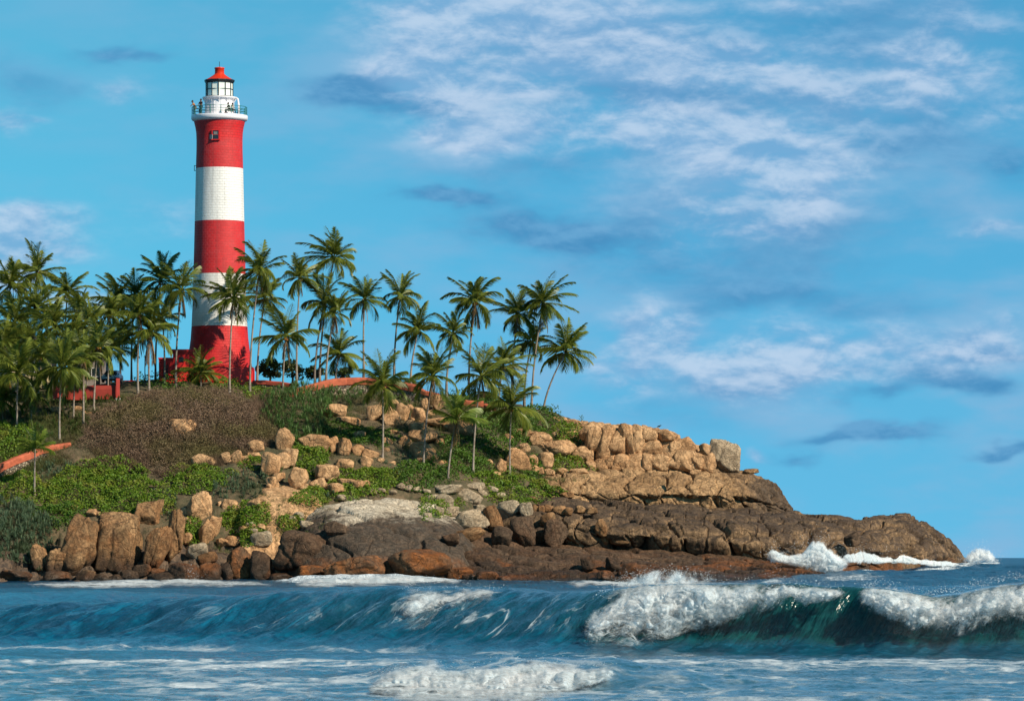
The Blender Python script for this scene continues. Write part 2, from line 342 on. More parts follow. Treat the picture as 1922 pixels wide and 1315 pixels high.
# ---------------------------------------------------------------- the headland and its rock sheets
class Sheet:
    """a surface given by side profiles: for chosen columns a list of (py, distance) points, near to far"""
    def __init__(s, cols, nv=8):
        s.px = np.array([c[0] for c in cols], float); s.T = []
        for _, pts in cols: s.T.append(np.array(pts, float))
        s.nv = nv
    def column(s, px, t):
        """points at parameters t (0..1 over control points) for every px: returns py, d arrays (npx, nt)"""
        K = len(s.T[0]); A = np.stack(s.T)             # ncol, K, 2
        px = np.atleast_1d(px); x = np.clip(px, s.px[0], s.px[-1])
        i = np.clip(np.searchsorted(s.px, x) - 1, 0, len(s.px) - 2)
        f = (x - s.px[i]) / (s.px[i + 1] - s.px[i]); 
        i0 = np.clip(i - 1, 0, None); i3 = np.clip(i + 2, None, len(s.px) - 1)
        def mono(p0, p1, p2, p3, f):                   # Catmull-Rom, kept between its neighbours
            f = f[:, None, None]; m1 = (p2 - p0) / 2; m2 = (p3 - p1) / 2
            q = p1 * (2 * f**3 - 3 * f**2 + 1) + m1 * (f**3 - 2 * f**2 + f) + p2 * (3 * f**2 - 2 * f**3) + m2 * (f**3 - f**2)
            lo = np.minimum(p1, p2); hi = np.maximum(p1, p2); return np.clip(q, lo - 2, hi + 2)
        C = mono(A[i0], A[i], A[i + 1], A[i3], f)       # npx, K, 2
        tt = np.asarray(t) * (K - 1); j = np.clip(tt.astype(int), 0, K - 2); g = (tt - j)[None, :, None]
        j0 = np.clip(j - 1, 0, None); j3 = np.clip(j + 2, None, K - 1)
        p0, p1, p2, p3 = C[:, j0], C[:, j], C[:, j + 1], C[:, j3]
        # work in (z, d) so the smooth curve is a real profile
        def Z(p): return np.stack([HC + (1046 - p[..., 0]) * p[..., 1] / F, p[..., 1]], -1)
        p0, p1, p2, p3 = Z(p0), Z(p1), Z(p2), Z(p3); k = s.tens if hasattr(s, 'tens') else .5
        q = p1 * (2 * g**3 - 3 * g**2 + 1) + (p2 - p0) * k * (g**3 - 2 * g**2 + g) + p2 * (3 * g**2 - 2 * g**3) + (p3 - p1) * k * (g**3 - g**2)
        return q[..., 0], q[..., 1]                     # z, d
    def mesh(s, name, m, step=1.5, nv=160, disp=None, parent=None, x0=None, x1=None, attrs=None):
        px = np.arange(x0 if x0 is not None else s.px[0], (x1 if x1 is not None else s.px[-1]) + .01, step); t = np.linspace(0, 1, nv)
        z, d = s.column(px, t); x = (px[:, None] - 961) * d / F
        V = np.stack([x, d, z], -1)
        if disp is not None:
            du = np.gradient(V, axis=0); dv = np.gradient(V, axis=1); n = np.cross(du, dv); n /= np.linalg.norm(n, axis=2)[..., None] + 1e-9
            arc = np.concatenate([np.zeros((len(px), 1)), np.cumsum(np.linalg.norm(np.diff(V, axis=1), axis=2), 1)], 1)
            arc = arc.mean(0)[None, :] * .6 + arc * .4
            h = disp(V, arc); V = V + n * h[..., None]
        s.V = V
        return mk(name, V, grid_faces(len(px), nv), m, parent)
def blocks(cw, ch, seed, bulge=.35, crack=.5, offs=.5, tilt=0.0, rough=.12, warp=.35):
    """jointed rock: rounded blocks with open cracks, drawn in the surface's own metres"""
    def f(V, arc):
        X = V[..., 0]; A = arc + fbm(V * .18 + seed, 3) * 1.6 * warp * 2
        Xw = X + fbm(V * .22 + 31 + seed, 3) * 2.4 * warp * 2 + A * tilt
        f1, f2, rid = voro2(Xw / cw, A / ch, seed)
        e = f2 - f1; h = (sstep(0, .5, e) - .6) * bulge * .8 - (1 - sstep(0, .10, e)) * crack + (rid - .5) * offs
        g1, g2, r2 = voro2(Xw / cw * 2.3 + 5, A / ch * 2.1 + 3, seed + 5)
        h = h - (1 - sstep(0, .14, g2 - g1)) * crack * .30 + (r2 - .5) * offs * .3
        h = h + fbm(V * .45 + 3, 4) * rough * 2.4 + fbm(V * 2.2, 3) * rough * .45
        return h
    return f
SH = []
def plateau(zr, d):                       # row of the photograph where a point d away at the height of (zr) shows
    return 1046 - (zr - HC) * F / d
def tcol(px, pts):
    zr = HC + (1046 - pts[-1][0]) * pts[-1][1] / F; d = pts[-1][1]
    ex = [(plateau(zr - .1, d + 24), d + 24), (plateau(zr * .55, d + 55), d + 55), (plateau(-3, d + 90), d + 90)]
    return (px, pts + ex)
TERR = [tcol(-420, [(1125, 420), (1040, 434), (950, 446), (850, 458), (780, 468), (750, 482), (745, 500)]),
    tcol(-100, [(1125, 424), (1050, 434), (950, 446), (860, 458), (785, 468), (752, 482), (742, 500)]),
    tcol(0, [(1125, 424), (1060, 436), (960, 446), (880, 456), (790, 466), (755, 480), (740, 500)]),
    tcol(130, [(1125, 426), (1070, 438), (970, 446), (880, 456), (800, 466), (750, 480), (728, 500)]),
    tcol(250, [(1125, 426), (1080, 437), (960, 447), (885, 456), (795, 466), (735, 481), (722, 496)]),
    tcol(400, [(1125, 427), (1075, 438), (970, 447), (885, 456), (795, 467), (735, 480), (714, 490)]),
    tcol(550, [(1125, 428), (1060, 440), (955, 449), (890, 457), (812, 467), (757, 480), (736, 491)]),
    tcol(700, [(1125, 430), (1070, 442), (965, 451), (898, 459), (825, 468), (768, 480), (739, 491)]),
    tcol(850, [(1125, 432), (1070, 444), (965, 456), (900, 463), (830, 472), (775, 482), (748, 493)]),
    tcol(1000, [(1125, 432), (1070, 448), (965, 463), (905, 470), (852, 477), (800, 485), (768, 494)]),
    tcol(1100, [(1125, 432), (1070, 450), (970, 468), (915, 475), (872, 481), (828, 487), (800, 494)]),
    tcol(1200, [(1125, 435), (1075, 452), (980, 472), (930, 479), (890, 485), (848, 490), (814, 495)]),
    tcol(1300, [(1125, 438), (1085, 456), (1010, 474), (960, 482), (920, 488), (880, 492), (852, 496)]),
    tcol(1400, [(1130, 440), (1105, 460), (1065, 476), (1040, 484), (1010, 490), (995, 494), (990, 498)]),
    tcol(1520, [(1140, 440), (1125, 460), (1110, 476), (1105, 484), (1100, 490), (1098, 494), (1096, 498)])]
land = Sheet(TERR)
def d_land(V, arc):
    h = fbm(V * .12, 3) * .9 + fbm(V * .5 + 9, 4) * .45 + fbm(V * 2.0, 3) * .12
    low = 1 - sstep(2.5, 5.5, V[..., 2] + fbm(V * .2, 2) * 2)
    return h * sstep(-1, 1.5, V[..., 2]) * (1 - .5 * low) + low * blocks(2.4, 1.9, 77, .5, .6, .7)(V, arc)
m_soil, g = mat('soil'); p_ = pos(g); z_ = g.xyz(p_)[2]
n1 = g.noise(p_, .25, 5, .6); n2 = g.noise(p_, 2.2, 6, .7); n3 = g.noise(p_, 9.0, 4, .7)
c_ = g.mix(g.ss(n1, .38, .62), (.060, .056, .024), (.15, .10, .055)); c_ = g.mix(g.ss(n2, .4, .7), c_, (.035, .040, .014)); c_ = g.mix(g.m('MULTIPLY', g.ss(n3, .55, .7), .5), c_, (.22, .15, .09))
c_ = g.mix(g.ss(g.m('ADD', z_, g.m('MULTIPLY', g.m('SUBTRACT', n1, .5), 4.0)), 4.8, 2.8), c_, g.mix(g.ss(n2, .4, .65), (.05, .035, .025), (.15, .095, .058)))
pset(g, c_, .9, g.bump(n2, .8, .3))
tag(land.mesh('headland_ground', m_soil, 2.5, 200, d_land), kind='structure')
SH.append(land)

def soft(f, a, b):                       # no displacement where the sheet dips under others
    return lambda V, arc: f(V, arc) * sstep(a, b, V[..., 2])
def ledge(name, label, cols, m, disp, step=1.2, nv=170, tens=.32, cat='rock', under=0.0):
    if under: cols = [(px, [(pts[0][0], pts[0][1] + under), (pts[1][0], pts[1][1] + under)] + pts[2:]) for px, pts in cols]
    s = Sheet(cols); s.tens = tens; o = s.mesh(name, m, step, nv, disp); tag(o, label, cat); SH.append(s); return o
# low wet shelf at the waterline
ledge('wet_rock_shelf', 'low dark brown wet rock shelf along the waterline, washed by the wave', [
    (835, [(1130, 420), (1090, 430), (1045, 437), (1010, 444), (1010, 452), (1060, 460), (1130, 470)]),
    (900, [(1130, 418), (1092, 428), (1050, 436), (1004, 446), (992, 453), (1020, 462), (1130, 472)]),
    (1000, [(1130, 416), (1094, 426), (1062, 434), (1030, 444), (1018, 453), (1030, 464), (1130, 474)]),
    (1100, [(1130, 414), (1095, 424), (1060, 434), (1036, 444), (1024, 453), (1034, 464), (1130, 474)]),
    (1250, [(1130, 412), (1098, 422), (1066, 434), (1046, 445), (1032, 455), (1040, 466), (1130, 476)]),
    (1380, [(1130, 410), (1100, 420), (1072, 433), (1054, 445), (1042, 456), (1048, 468), (1130, 478)]),
    (1480, [(1130, 410), (1102, 418), (1078, 428), (1066, 436), (1064, 444), (1078, 452), (1130, 466)]),
    (1545, [(1130, 410), (1108, 417), (1090, 424), (1078, 430), (1078, 436), (1096, 444), (1130, 456)]),
    (1572, [(1135, 412), (1124, 417), (1112, 422), (1102, 427), (1102, 432), (1112, 440), (1135, 452)])],
    G_DARK, blocks(5.5, 3.2, 3, .28, .42, .32, .25, .16), nv=190)
# long lower ledge running out to the tip
ledge('long_rock_ledge', 'long brown rock ledge with a cracked face running to the sloping tip', [
    (925, [(1070, 447), (1035, 449), (1005, 451), (985, 453), (965, 458), (958, 466), (1010, 476), (1090, 488)]),
    (985, [(1070, 446), (1030, 448), (995, 449.5), (968, 452), (952, 458), (944, 468), (1000, 480), (1090, 492)]),
    (1100, [(1075, 447), (1034, 448), (1000, 449), (970, 451), (952, 460), (941, 472), (1000, 484), (1090, 496)]),
    (1200, [(1078, 448), (1040, 449), (1004, 449.6), (974, 452), (958, 462), (946, 476), (1000, 490), (1090, 500)]),
    (1320, [(1082, 449), (1050, 450), (1012, 450.5), (982, 453), (963, 464), (950, 480), (1000, 496), (1090, 506)]),
    (1430, [(1086, 450), (1056, 451), (1022, 452), (992, 455), (968, 468), (955, 484), (1000, 502), (1090, 512)]),
    (1530, [(1090, 454), (1062, 456), (1030, 458), (1000, 461), (976, 472), (966, 490), (1010, 506), (1095, 516)]),
    (1610, [(1095, 462), (1066, 464), (1034, 466), (1004, 469), (980, 478), (973, 494), (1020, 508), (1095, 518)]),
    (1690, [(1098, 470), (1066, 473), (1034, 476), (1004, 480), (980, 487), (969, 498), (1020, 512), (1095, 522)]),
    (1735, [(1100, 476), (1068, 480), (1040, 484), (1014, 489), (993, 495), (980, 504), (1030, 518), (1095, 528)]),
    (1775, [(1104, 486), (1078, 490), (1056, 494), (1036, 499), (1022, 505), (1014, 512), (1050, 522), (1095, 532)]),
    (1812, [(1110, 498), (1094, 501), (1080, 505), (1068, 510), (1060, 516), (1056, 521), (1076, 528), (1100, 536)]),
    (1840, [(1115, 505), (1106, 508), (1096, 512), (1088, 516), (1084, 521), (1082, 526), (1090, 531), (1105, 538)])],
    G_LEDGE, blocks(4.8, 6.5, 11, .38, .95, .60, .12, .15), nv=210, under=2.6)
# upper dome-shaped tier
ledge('domed_rock_tier', 'middle tier of tan rock, darkening into a rounded dome at its right end', [
    (975, [(975, 466), (950, 467.5), (925, 469), (908, 471), (898, 475), (893, 480), (940, 490), (1010, 500)]),
    (1040, [(980, 466), (952, 467), (922, 468.5), (900, 471), (890, 476), (884, 482), (940, 492), (1010, 504)]),
    (1120, [(985, 468), (955, 469), (924, 470.5), (897, 473), (886, 478), (880, 485), (940, 496), (1010, 508)]),
    (1220, [(990, 470), (958, 471), (925, 472), (897, 475), (886, 481), (878, 489), (940, 500), (1010, 512)]),
    (1320, [(992, 472), (958, 473), (926, 474), (899, 477), (887, 483), (880, 492), (940, 504), (1010, 516)]),
    (1400, [(994, 474), (960, 475), (930, 476), (904, 479), (893, 485), (887, 494), (940, 506), (1010, 518)]),
    (1440, [(994, 476), (962, 478), (938, 480), (917, 483), (908, 488), (904, 495), (950, 508), (1010, 518)]),
    (1466, [(996, 479), (968, 482), (950, 485), (934, 488), (927, 492), (924, 497), (960, 508), (1010, 518)]),
    (1485, [(998, 484), (982, 487), (970, 490), (960, 493), (956, 496), (954, 500), (975, 508), (1010, 516)]),
    (1500, [(1003, 488), (998, 490), (992, 492), (990, 495), (988, 498), (986, 502), (996, 508), (1012, 514)])],
    granite('granite_tier', (.56, .35, .18), (.36, .21, .10), (.07, .045, .03), .8, xdark=25.0), blocks(3.4, 4.0, 23, .42, .65, .5, .10, .20), nv=200, under=2.2)
# big pale-topped slab in the middle of the shore
ledge('pale_topped_slab', 'huge smooth slab with a bleached pale top, dark face and rust-orange foot at the waterline', [
    (540, [(1130, 428), (1095, 433), (1070, 436), (1040, 440), (1015, 445), (1010, 450), (1050, 458), (1100, 466)]),
    (575, [(1130, 426), (1092, 431), (1050, 434), (1005, 438), (975, 444), (962, 451), (1000, 462), (1100, 472)]),
    (620, [(1130, 425), (1090, 430), (1040, 433), (990, 437), (956, 444), (943, 453), (980, 466), (1100, 476)]),
    (680, [(1130, 424), (1088, 429), (1036, 432), (985, 437), (950, 445), (932, 456), (975, 468), (1100, 478)]),
    (760, [(1130, 424), (1088, 429), (1040, 432.5), (995, 438), (957, 447), (932, 459), (975, 470), (1100, 480)]),
    (820, [(1130, 424), (1089, 429), (1045, 433), (1005, 438), (970, 446), (942, 458), (980, 470), (1100, 480)]),
    (865, [(1130, 424), (1092, 430), (1055, 434), (1022, 438), (992, 445), (970, 455), (1000, 466), (1100, 476)]),
    (900, [(1130, 424), (1098, 431), (1070, 435), (1046, 440), (1030, 446), (1020, 452), (1050, 460), (1100, 468)]),
    (925, [(1130, 424), (1108, 432), (1095, 437), (1085, 442), (1080, 447), (1078, 451), (1090, 456), (1110, 462)])],
    G_SLAB, blocks(8.0, 8.0, 41, .22, .50, .38, .3, .13, .6), nv=200)
# sandy flat slab
ledge('sandy_flat_slab', 'smooth sandy tan slab lying bare between the creepers left of the middle', [
    (455, [(1092, 437), (962, 446), (946, 450), (935, 454), (950, 460), (990, 466)]),
    (490, [(1092, 437), (950, 446), (922, 451), (909, 457), (930, 466), (990, 472)]),
    (540, [(1092, 437), (948, 447), (920, 452), (910, 458), (930, 466), (990, 472)]),
    (590, [(1092, 438), (952, 448), (930, 452), (920, 458), (940, 466), (990, 472)]),
    (615, [(990, 445), (968, 448), (950, 452), (944, 456), (960, 464), (992, 470)])],
    G_TAN, blocks(6, 5, 51, .12, .2, .2, .2, .12), nv=90)
# bedrock under the boulder wall
ledge('cracked_rock_crest', 'orange-tan jointed rock crest under the top boulders, sloping down to the right', [
    (1050, [(905, 478), (870, 480), (835, 482), (812, 485), (800, 490), (796, 497), (850, 510), (930, 522)]),
    (1120, [(910, 480), (872, 481.5), (836, 483.5), (812, 487), (802, 492), (799, 499), (850, 510), (930, 522)]),
    (1200, [(915, 482), (876, 483), (842, 485), (820, 488), (811, 493), (807, 500), (850, 512), (930, 524)]),
    (1270, [(915, 483), (880, 484), (852, 486), (834, 489), (828, 494), (825, 500), (860, 510), (930, 522)]),
    (1320, [(915, 484), (888, 485.5), (868, 487), (856, 490), (851, 494), (849, 499), (880, 508), (930, 518)]),
    (1345, [(918, 485), (900, 487), (888, 488), (880, 491), (878, 494), (878, 498), (895, 505), (930, 514)])],
    G_TAN, blocks(2.0, 2.3, 61, .6, .8, .5, .05, .15, .25), nv=170)

# lookup: where does the photograph's pixel meet the land?
GX = np.arange(-420, 1850, 5.0); GY = np.arange(690, 1130, 2.0)
def build_lookup():
    D = np.full((len(GX), len(GY)), np.nan)
    t = np.linspace(0, 1, 160)
    for s in SH:
        z, d = s.column(GX, t); py = 1046 - (z - HC) * F / d
        for i, x in enumerate(GX):
            if x < s.px[0] or x > s.px[-1]: continue
            m = np.minimum.accumulate(py[i])           # visible part only, near to far
            dd = d[i]; keep = np.concatenate([[True], np.diff(m) < -1e-6])
            a, b = m[keep][::-1], dd[keep][::-1]
            if len(a) < 2: continue
            v = np.interp(GY, a, b, left=np.nan, right=np.nan)
            c = ~np.isnan(v) & (np.isnan(D[i]) | (v < D[i])); D[i][c] = v[c]
    return D
LUT = build_lookup()
def ground_d(px, py, fallback=495.0):
    px = np.asarray(px, float); py = np.asarray(py, float)
    i = np.clip(np.round((px - GX[0]) / 5).astype(int), 0, len(GX) - 1); j = np.clip(np.round((py - GY[0]) / 2).astype(int), 0, len(GY) - 1)
    v = LUT[i, j]; return np.where(np.isnan(v), fallback, v)
def gd(px, py, fb=495.0): return float(ground_d(px, py, fb))
# ---------------------------------------------------------------- boulders
def ico(n):
    bm = bmesh.new(); bmesh.ops.create_icosphere(bm, subdivisions=n, radius=1.0)
    V = np.array([v.co[:] for v in bm.verts]); bm.verts.index_update(); T = np.array([[v.index for v in f.verts] for f in bm.faces]); bm.free(); return V, T
ICO = {n: ico(n) for n in (3, 4, 5)}
def rock_shape(seed, lv=4, boxy=.5, grooves=1):
    r = np.random.RandomState(seed); V, T = ICO[lv]
    k = r.randint(7, 11); N = r.normal(size=(k, 3)); N /= np.linalg.norm(N, axis=1)[:, None]; H = r.uniform(.55, .92, k)
    ax = np.array([[1, 0, 0], [-1, 0, 0], [0, 1, 0], [0, -1, 0], [0, 0, 1], [0, 0, -1.]]) + r.normal(size=(6, 3)) * .18
    ax /= np.linalg.norm(ax, axis=1)[:, None]; N = np.concatenate([N, ax]); H = np.concatenate([H, r.uniform(.70, .88, 6) + (1 - boxy) * .15])
    dn = V @ N.T; q = np.where(dn > .05, H[None] / np.maximum(dn, .05), 9.0); q = np.concatenate([q, np.full((len(V), 1), 1.12)], 1)
    p = 18.0 + 12 * boxy; rad = (np.sum(q ** -p, 1)) ** (-1 / p)
    U = V * rad[:, None]
    off = r.uniform(0, 50, 3)
    dsp = fbm(V * 1.3 + off, 4) * .17 + fbm(V * 4.5 + off, 4) * .065
    for _ in range(grooves):
        n = r.normal(size=3); n[2] *= .45; n /= np.linalg.norm(n); c = r.uniform(-.35, .35)
        e = np.abs(U @ n - c + fbm(V * 1.6 + off, 2) * .12); dsp = dsp - .12 * np.exp(-(e / .04) ** 2)
    U = U * (1 + dsp[:, None]); lo, hi = U.min(0), U.max(0)
    return (U - (lo + hi) / 2) / ((hi - lo) / 2), T
NB = [0]
def boulder(px, py, w, h, m, label, group=None, tilt=0.0, d=None, boxy=.5, deep=.85, lv=None, name='boulder'):
    """px, py: centre in the photograph; w, h: size there; it sits on whatever land is there"""
    NB[0] += 1; sd_ = NB[0] * 7 + 3
    if d is None:
        d = gd(px, min(py + h * .42, 1100), None if False else 470.0)
    W2 = w * d / F / 2 * 1.06; H2 = h * d / F / 2 * 1.06; D2 = max(W2, H2 * .8) * deep
    dc = d + D2 * .45
    if lv is None: lv = 5 if w * h > 2400 else (4 if w * h > 260 else 3)
    U, T = rock_shape(sd_, lv, boxy, 2 if w * h > 2400 else 1)
    c, s_ = math.cos(-tilt), math.sin(-tilt)
    V = U * np.array([W2, D2, H2]); V = V @ np.array([[c, 0, -s_], [0, 1, 0], [s_, 0, c]])
    rz = random.Random(sd_).uniform(-.35, .35); c, s_ = math.cos(rz), math.sin(rz); V = V @ np.array([[c, s_, 0], [-s_, c, 0], [0, 0, 1]])
    x, y, z = pw(px, py, dc)
    o = mk(name, V, T, m, None); o.location = (x, y, z)
    return tag(o, label, 'boulder', group)
T_, PL, SHR, DK = G_TAN, G_PALE, G_SHORE, G_DARK
BIG = [  # px, py, w, h, material, tilt, boxy, label
 (155,1028,72,116,SHR,-.25,.5,'big tan boulder with a dark shadowed left side, leftmost of the tall shore boulders'),
 (222,1018,88,112,SHR,-.20,.45,'broadest brown boulder among the tall ones standing on the left shore'),
 (276,966,50,52,SHR,0,.6,'squat cracked boulder with a ledge across it, above the gap between two tall boulders'),
 (296,1030,38,90,SHR,-.30,.6,'narrow reddish boulder leaning left below the squat cracked boulder'),
 (329,1006,32,98,SHR,-.10,.6,'tall upright reddish boulder at the right end of the tall shore boulders'),
 (300,952,14,30,SHR,-.1,.5,'small reddish knob of rock right of the squat cracked boulder'),
 (374,952,50,54,T_,.3,.5,'pale tan boulder on the slope above the shore, in front of grey-green shrubs'),
 (387,1000,30,50,T_,-.5,.5,'long tan boulder leaning against its twin above the dark shore rocks'),
 (402,988,26,42,T_,-.4,.5,'smaller leaning tan boulder right beside the long one'),
 (110,1053,52,52,SHR,-.5,.7,'flat-faced olive grey boulder tilted left at the far left waterline'),
 (74,1046,30,50,SHR,.1,.5,'dark orange boulder under the blue-green bush at far left'),
 (370,1037,48,34,PL,.1,.3,'rounded pale grey boulder low on the left shore'),
 (28,1082,62,24,SHR,0,.3,'low flat boulder at the left edge of the waterline'),
 (107,1083,54,26,SHR,.1,.4,'low brown boulder in the surf under the tilted olive grey boulder'),
 (160,1082,38,26,SHR,0,.4,'small brown boulder in the surf under the leftmost tall boulder'),
 (188,1087,32,20,SHR,0,.4,'small round boulder in the surf below the broadest brown boulder'),
 (216,1087,30,18,SHR,.2,.4,'little flat boulder in the surf, right below the broadest brown boulder'),
 (265,1070,34,30,SHR,-.3,.6,'brown boulder with a pointed top at the waterline under the reddish ones'),
 (243,1078,34,20,SHR,.1,.5,'low brown boulder just left of the pointed waterline one'),
 (295,1074,30,16,SHR,0,.4,'small flat boulder just right of the pointed waterline one'),
 (310,1085,64,26,DK,.1,.3,'wide dark wet boulder half sunk in white surf'),
 (346,1077,58,44,DK,.15,.35,'dark domed boulder with spray running up its side'),
 (393,1074,46,38,DK,0,.5,'dark squarish boulder right of the domed one with spray'),
 (389,1048,36,26,SHR,0,.5,'brown block resting above the dark squarish boulder'),
 (424,1073,24,38,DK,0,.6,'narrow dark upright block at the waterline left of the rust-stained boulder'),
 (452,1058,52,64,G_RUST,.05,.4,'rust-stained domed boulder with a pale cap at the waterline'),
 (492,1064,40,60,DK,0,.5,'dark blocky boulder between the rust-stained dome and the great dark boulder'),
 (492,1011,40,28,PL,.1,.4,'pale flat-topped boulder above the dark blocky one'),
 (560,1031,98,72,DK,.12,.45,'great smooth dark boulder with a lighter left edge, left of the pale-topped slab'),
 (584,1074,66,28,G_RUST,.1,.4,'long rust-brown boulder lying under the great dark boulder'),
 (530,1086,50,22,DK,0,.3,'low dark boulder in the surf left of the long rust-brown one'),
 (242,1097,32,8,DK,0,.2,'small flat dark rock awash in the white foam at left'),
 (668,1066,112,46,G_RUST,.05,.3,'broad ochre and rust boulder at the foot of the pale-topped slab'),
 (790,1060,118,60,G_RUST,.1,.3,'broad rust-red boulder at the foot of the slab, right of the ochre one'),
 (862,1078,46,28,G_RUST,0,.4,'small rust-orange boulder at the waterline right of the rust-red one'),
 (632,992,44,30,DK,.1,.5,'dark block high on the left shoulder of the pale-topped slab'),
 (340,804,50,38,T_,-.15,.6,'pale grey boulder standing alone in the dry brown brush'),
 (376,800,18,12,PL,0,.4,'small flat stone right beside the lone pale boulder in the brush'),
 (959,958,48,38,PL,0,.7,'pale square boulder on top of the blocky dark ledge'),
 (988,957,26,30,PL,.3,.5,'grey boulder leaning right behind the pale square one'),
 (884,978,64,44,PL,.35,.75,'large grey block tilted up to the right, right of the pale-topped slab'),
 (927,977,30,56,SHR,.3,.7,'tall grey block leaning against the large tilted one'),
 (882,1004,54,26,SHR,.3,.6,'buff wedge of rock under the large tilted block'),
 (943,1006,40,38,DK,.1,.6,'dark block under the tall leaning grey block'),
 (981,997,44,54,DK,.1,.5,'smooth dark upright boulder, left of two at the start of the long ledge'),
 (1042,1002,46,56,DK,-.2,.5,'dark slanting boulder, right of the smooth upright one at the long ledge'),
 (846,1012,34,22,DK,.1,.5,'small dark block beside the bushy gap right of the slab'),
 (1161,1006,36,32,SHR,.1,.4,'round brown boulder stuck in a hollow of the long ledge face'),
 (838,919,58,20,PL,.12,.4,'long pale slab of rock under the creepers, right of the palms'),
 (886,912,46,16,PL,-.05,.4,'flat pale rock right of the long pale slab under the creepers'),
 (834,940,38,24,PL,-.2,.5,'pale rock below the long pale slab'),
 (884,934,48,28,PL,-.3,.5,'pale rock sloping down right, above the large tilted block'),
 (1361,857,58,66,G_PALE,.05,.45,'big pale boulder standing at the right end of the crest'),
 (1323,843,22,22,T_,0,.4,'grey-brown boulder touching the left side of the big pale crest boulder'),
 (1309,847,22,26,T_,0,.5,'small boulder two places left of the big pale crest boulder'),
 (1409,884,30,10,SHR,.1,.3,'flat boulder lying right of the big pale crest boulder on the dome'),
 (1600,1012,30,26,DK,.2,.5,'dark angular rock jutting from the ledge near its tip'),
 (1665,1042,44,16,DK,.1,.4,'low dark rock in the surf below the ledge tip'),
 (1560,1048,24,16,DK,.1,.4,'small dark rock in the surf right of the standing spray'),
]
for (px, py, w, h, m, tl, bx_, lab) in BIG: 
    dd = None
    if px == 1361: dd = 486
    if px in (1600, 1665, 1560): dd = {1600: 461, 1665: 464, 1560: 455}[px]
    boulder(px, py, w, h, m, lab, None, tl, d=dd, boxy=bx_)
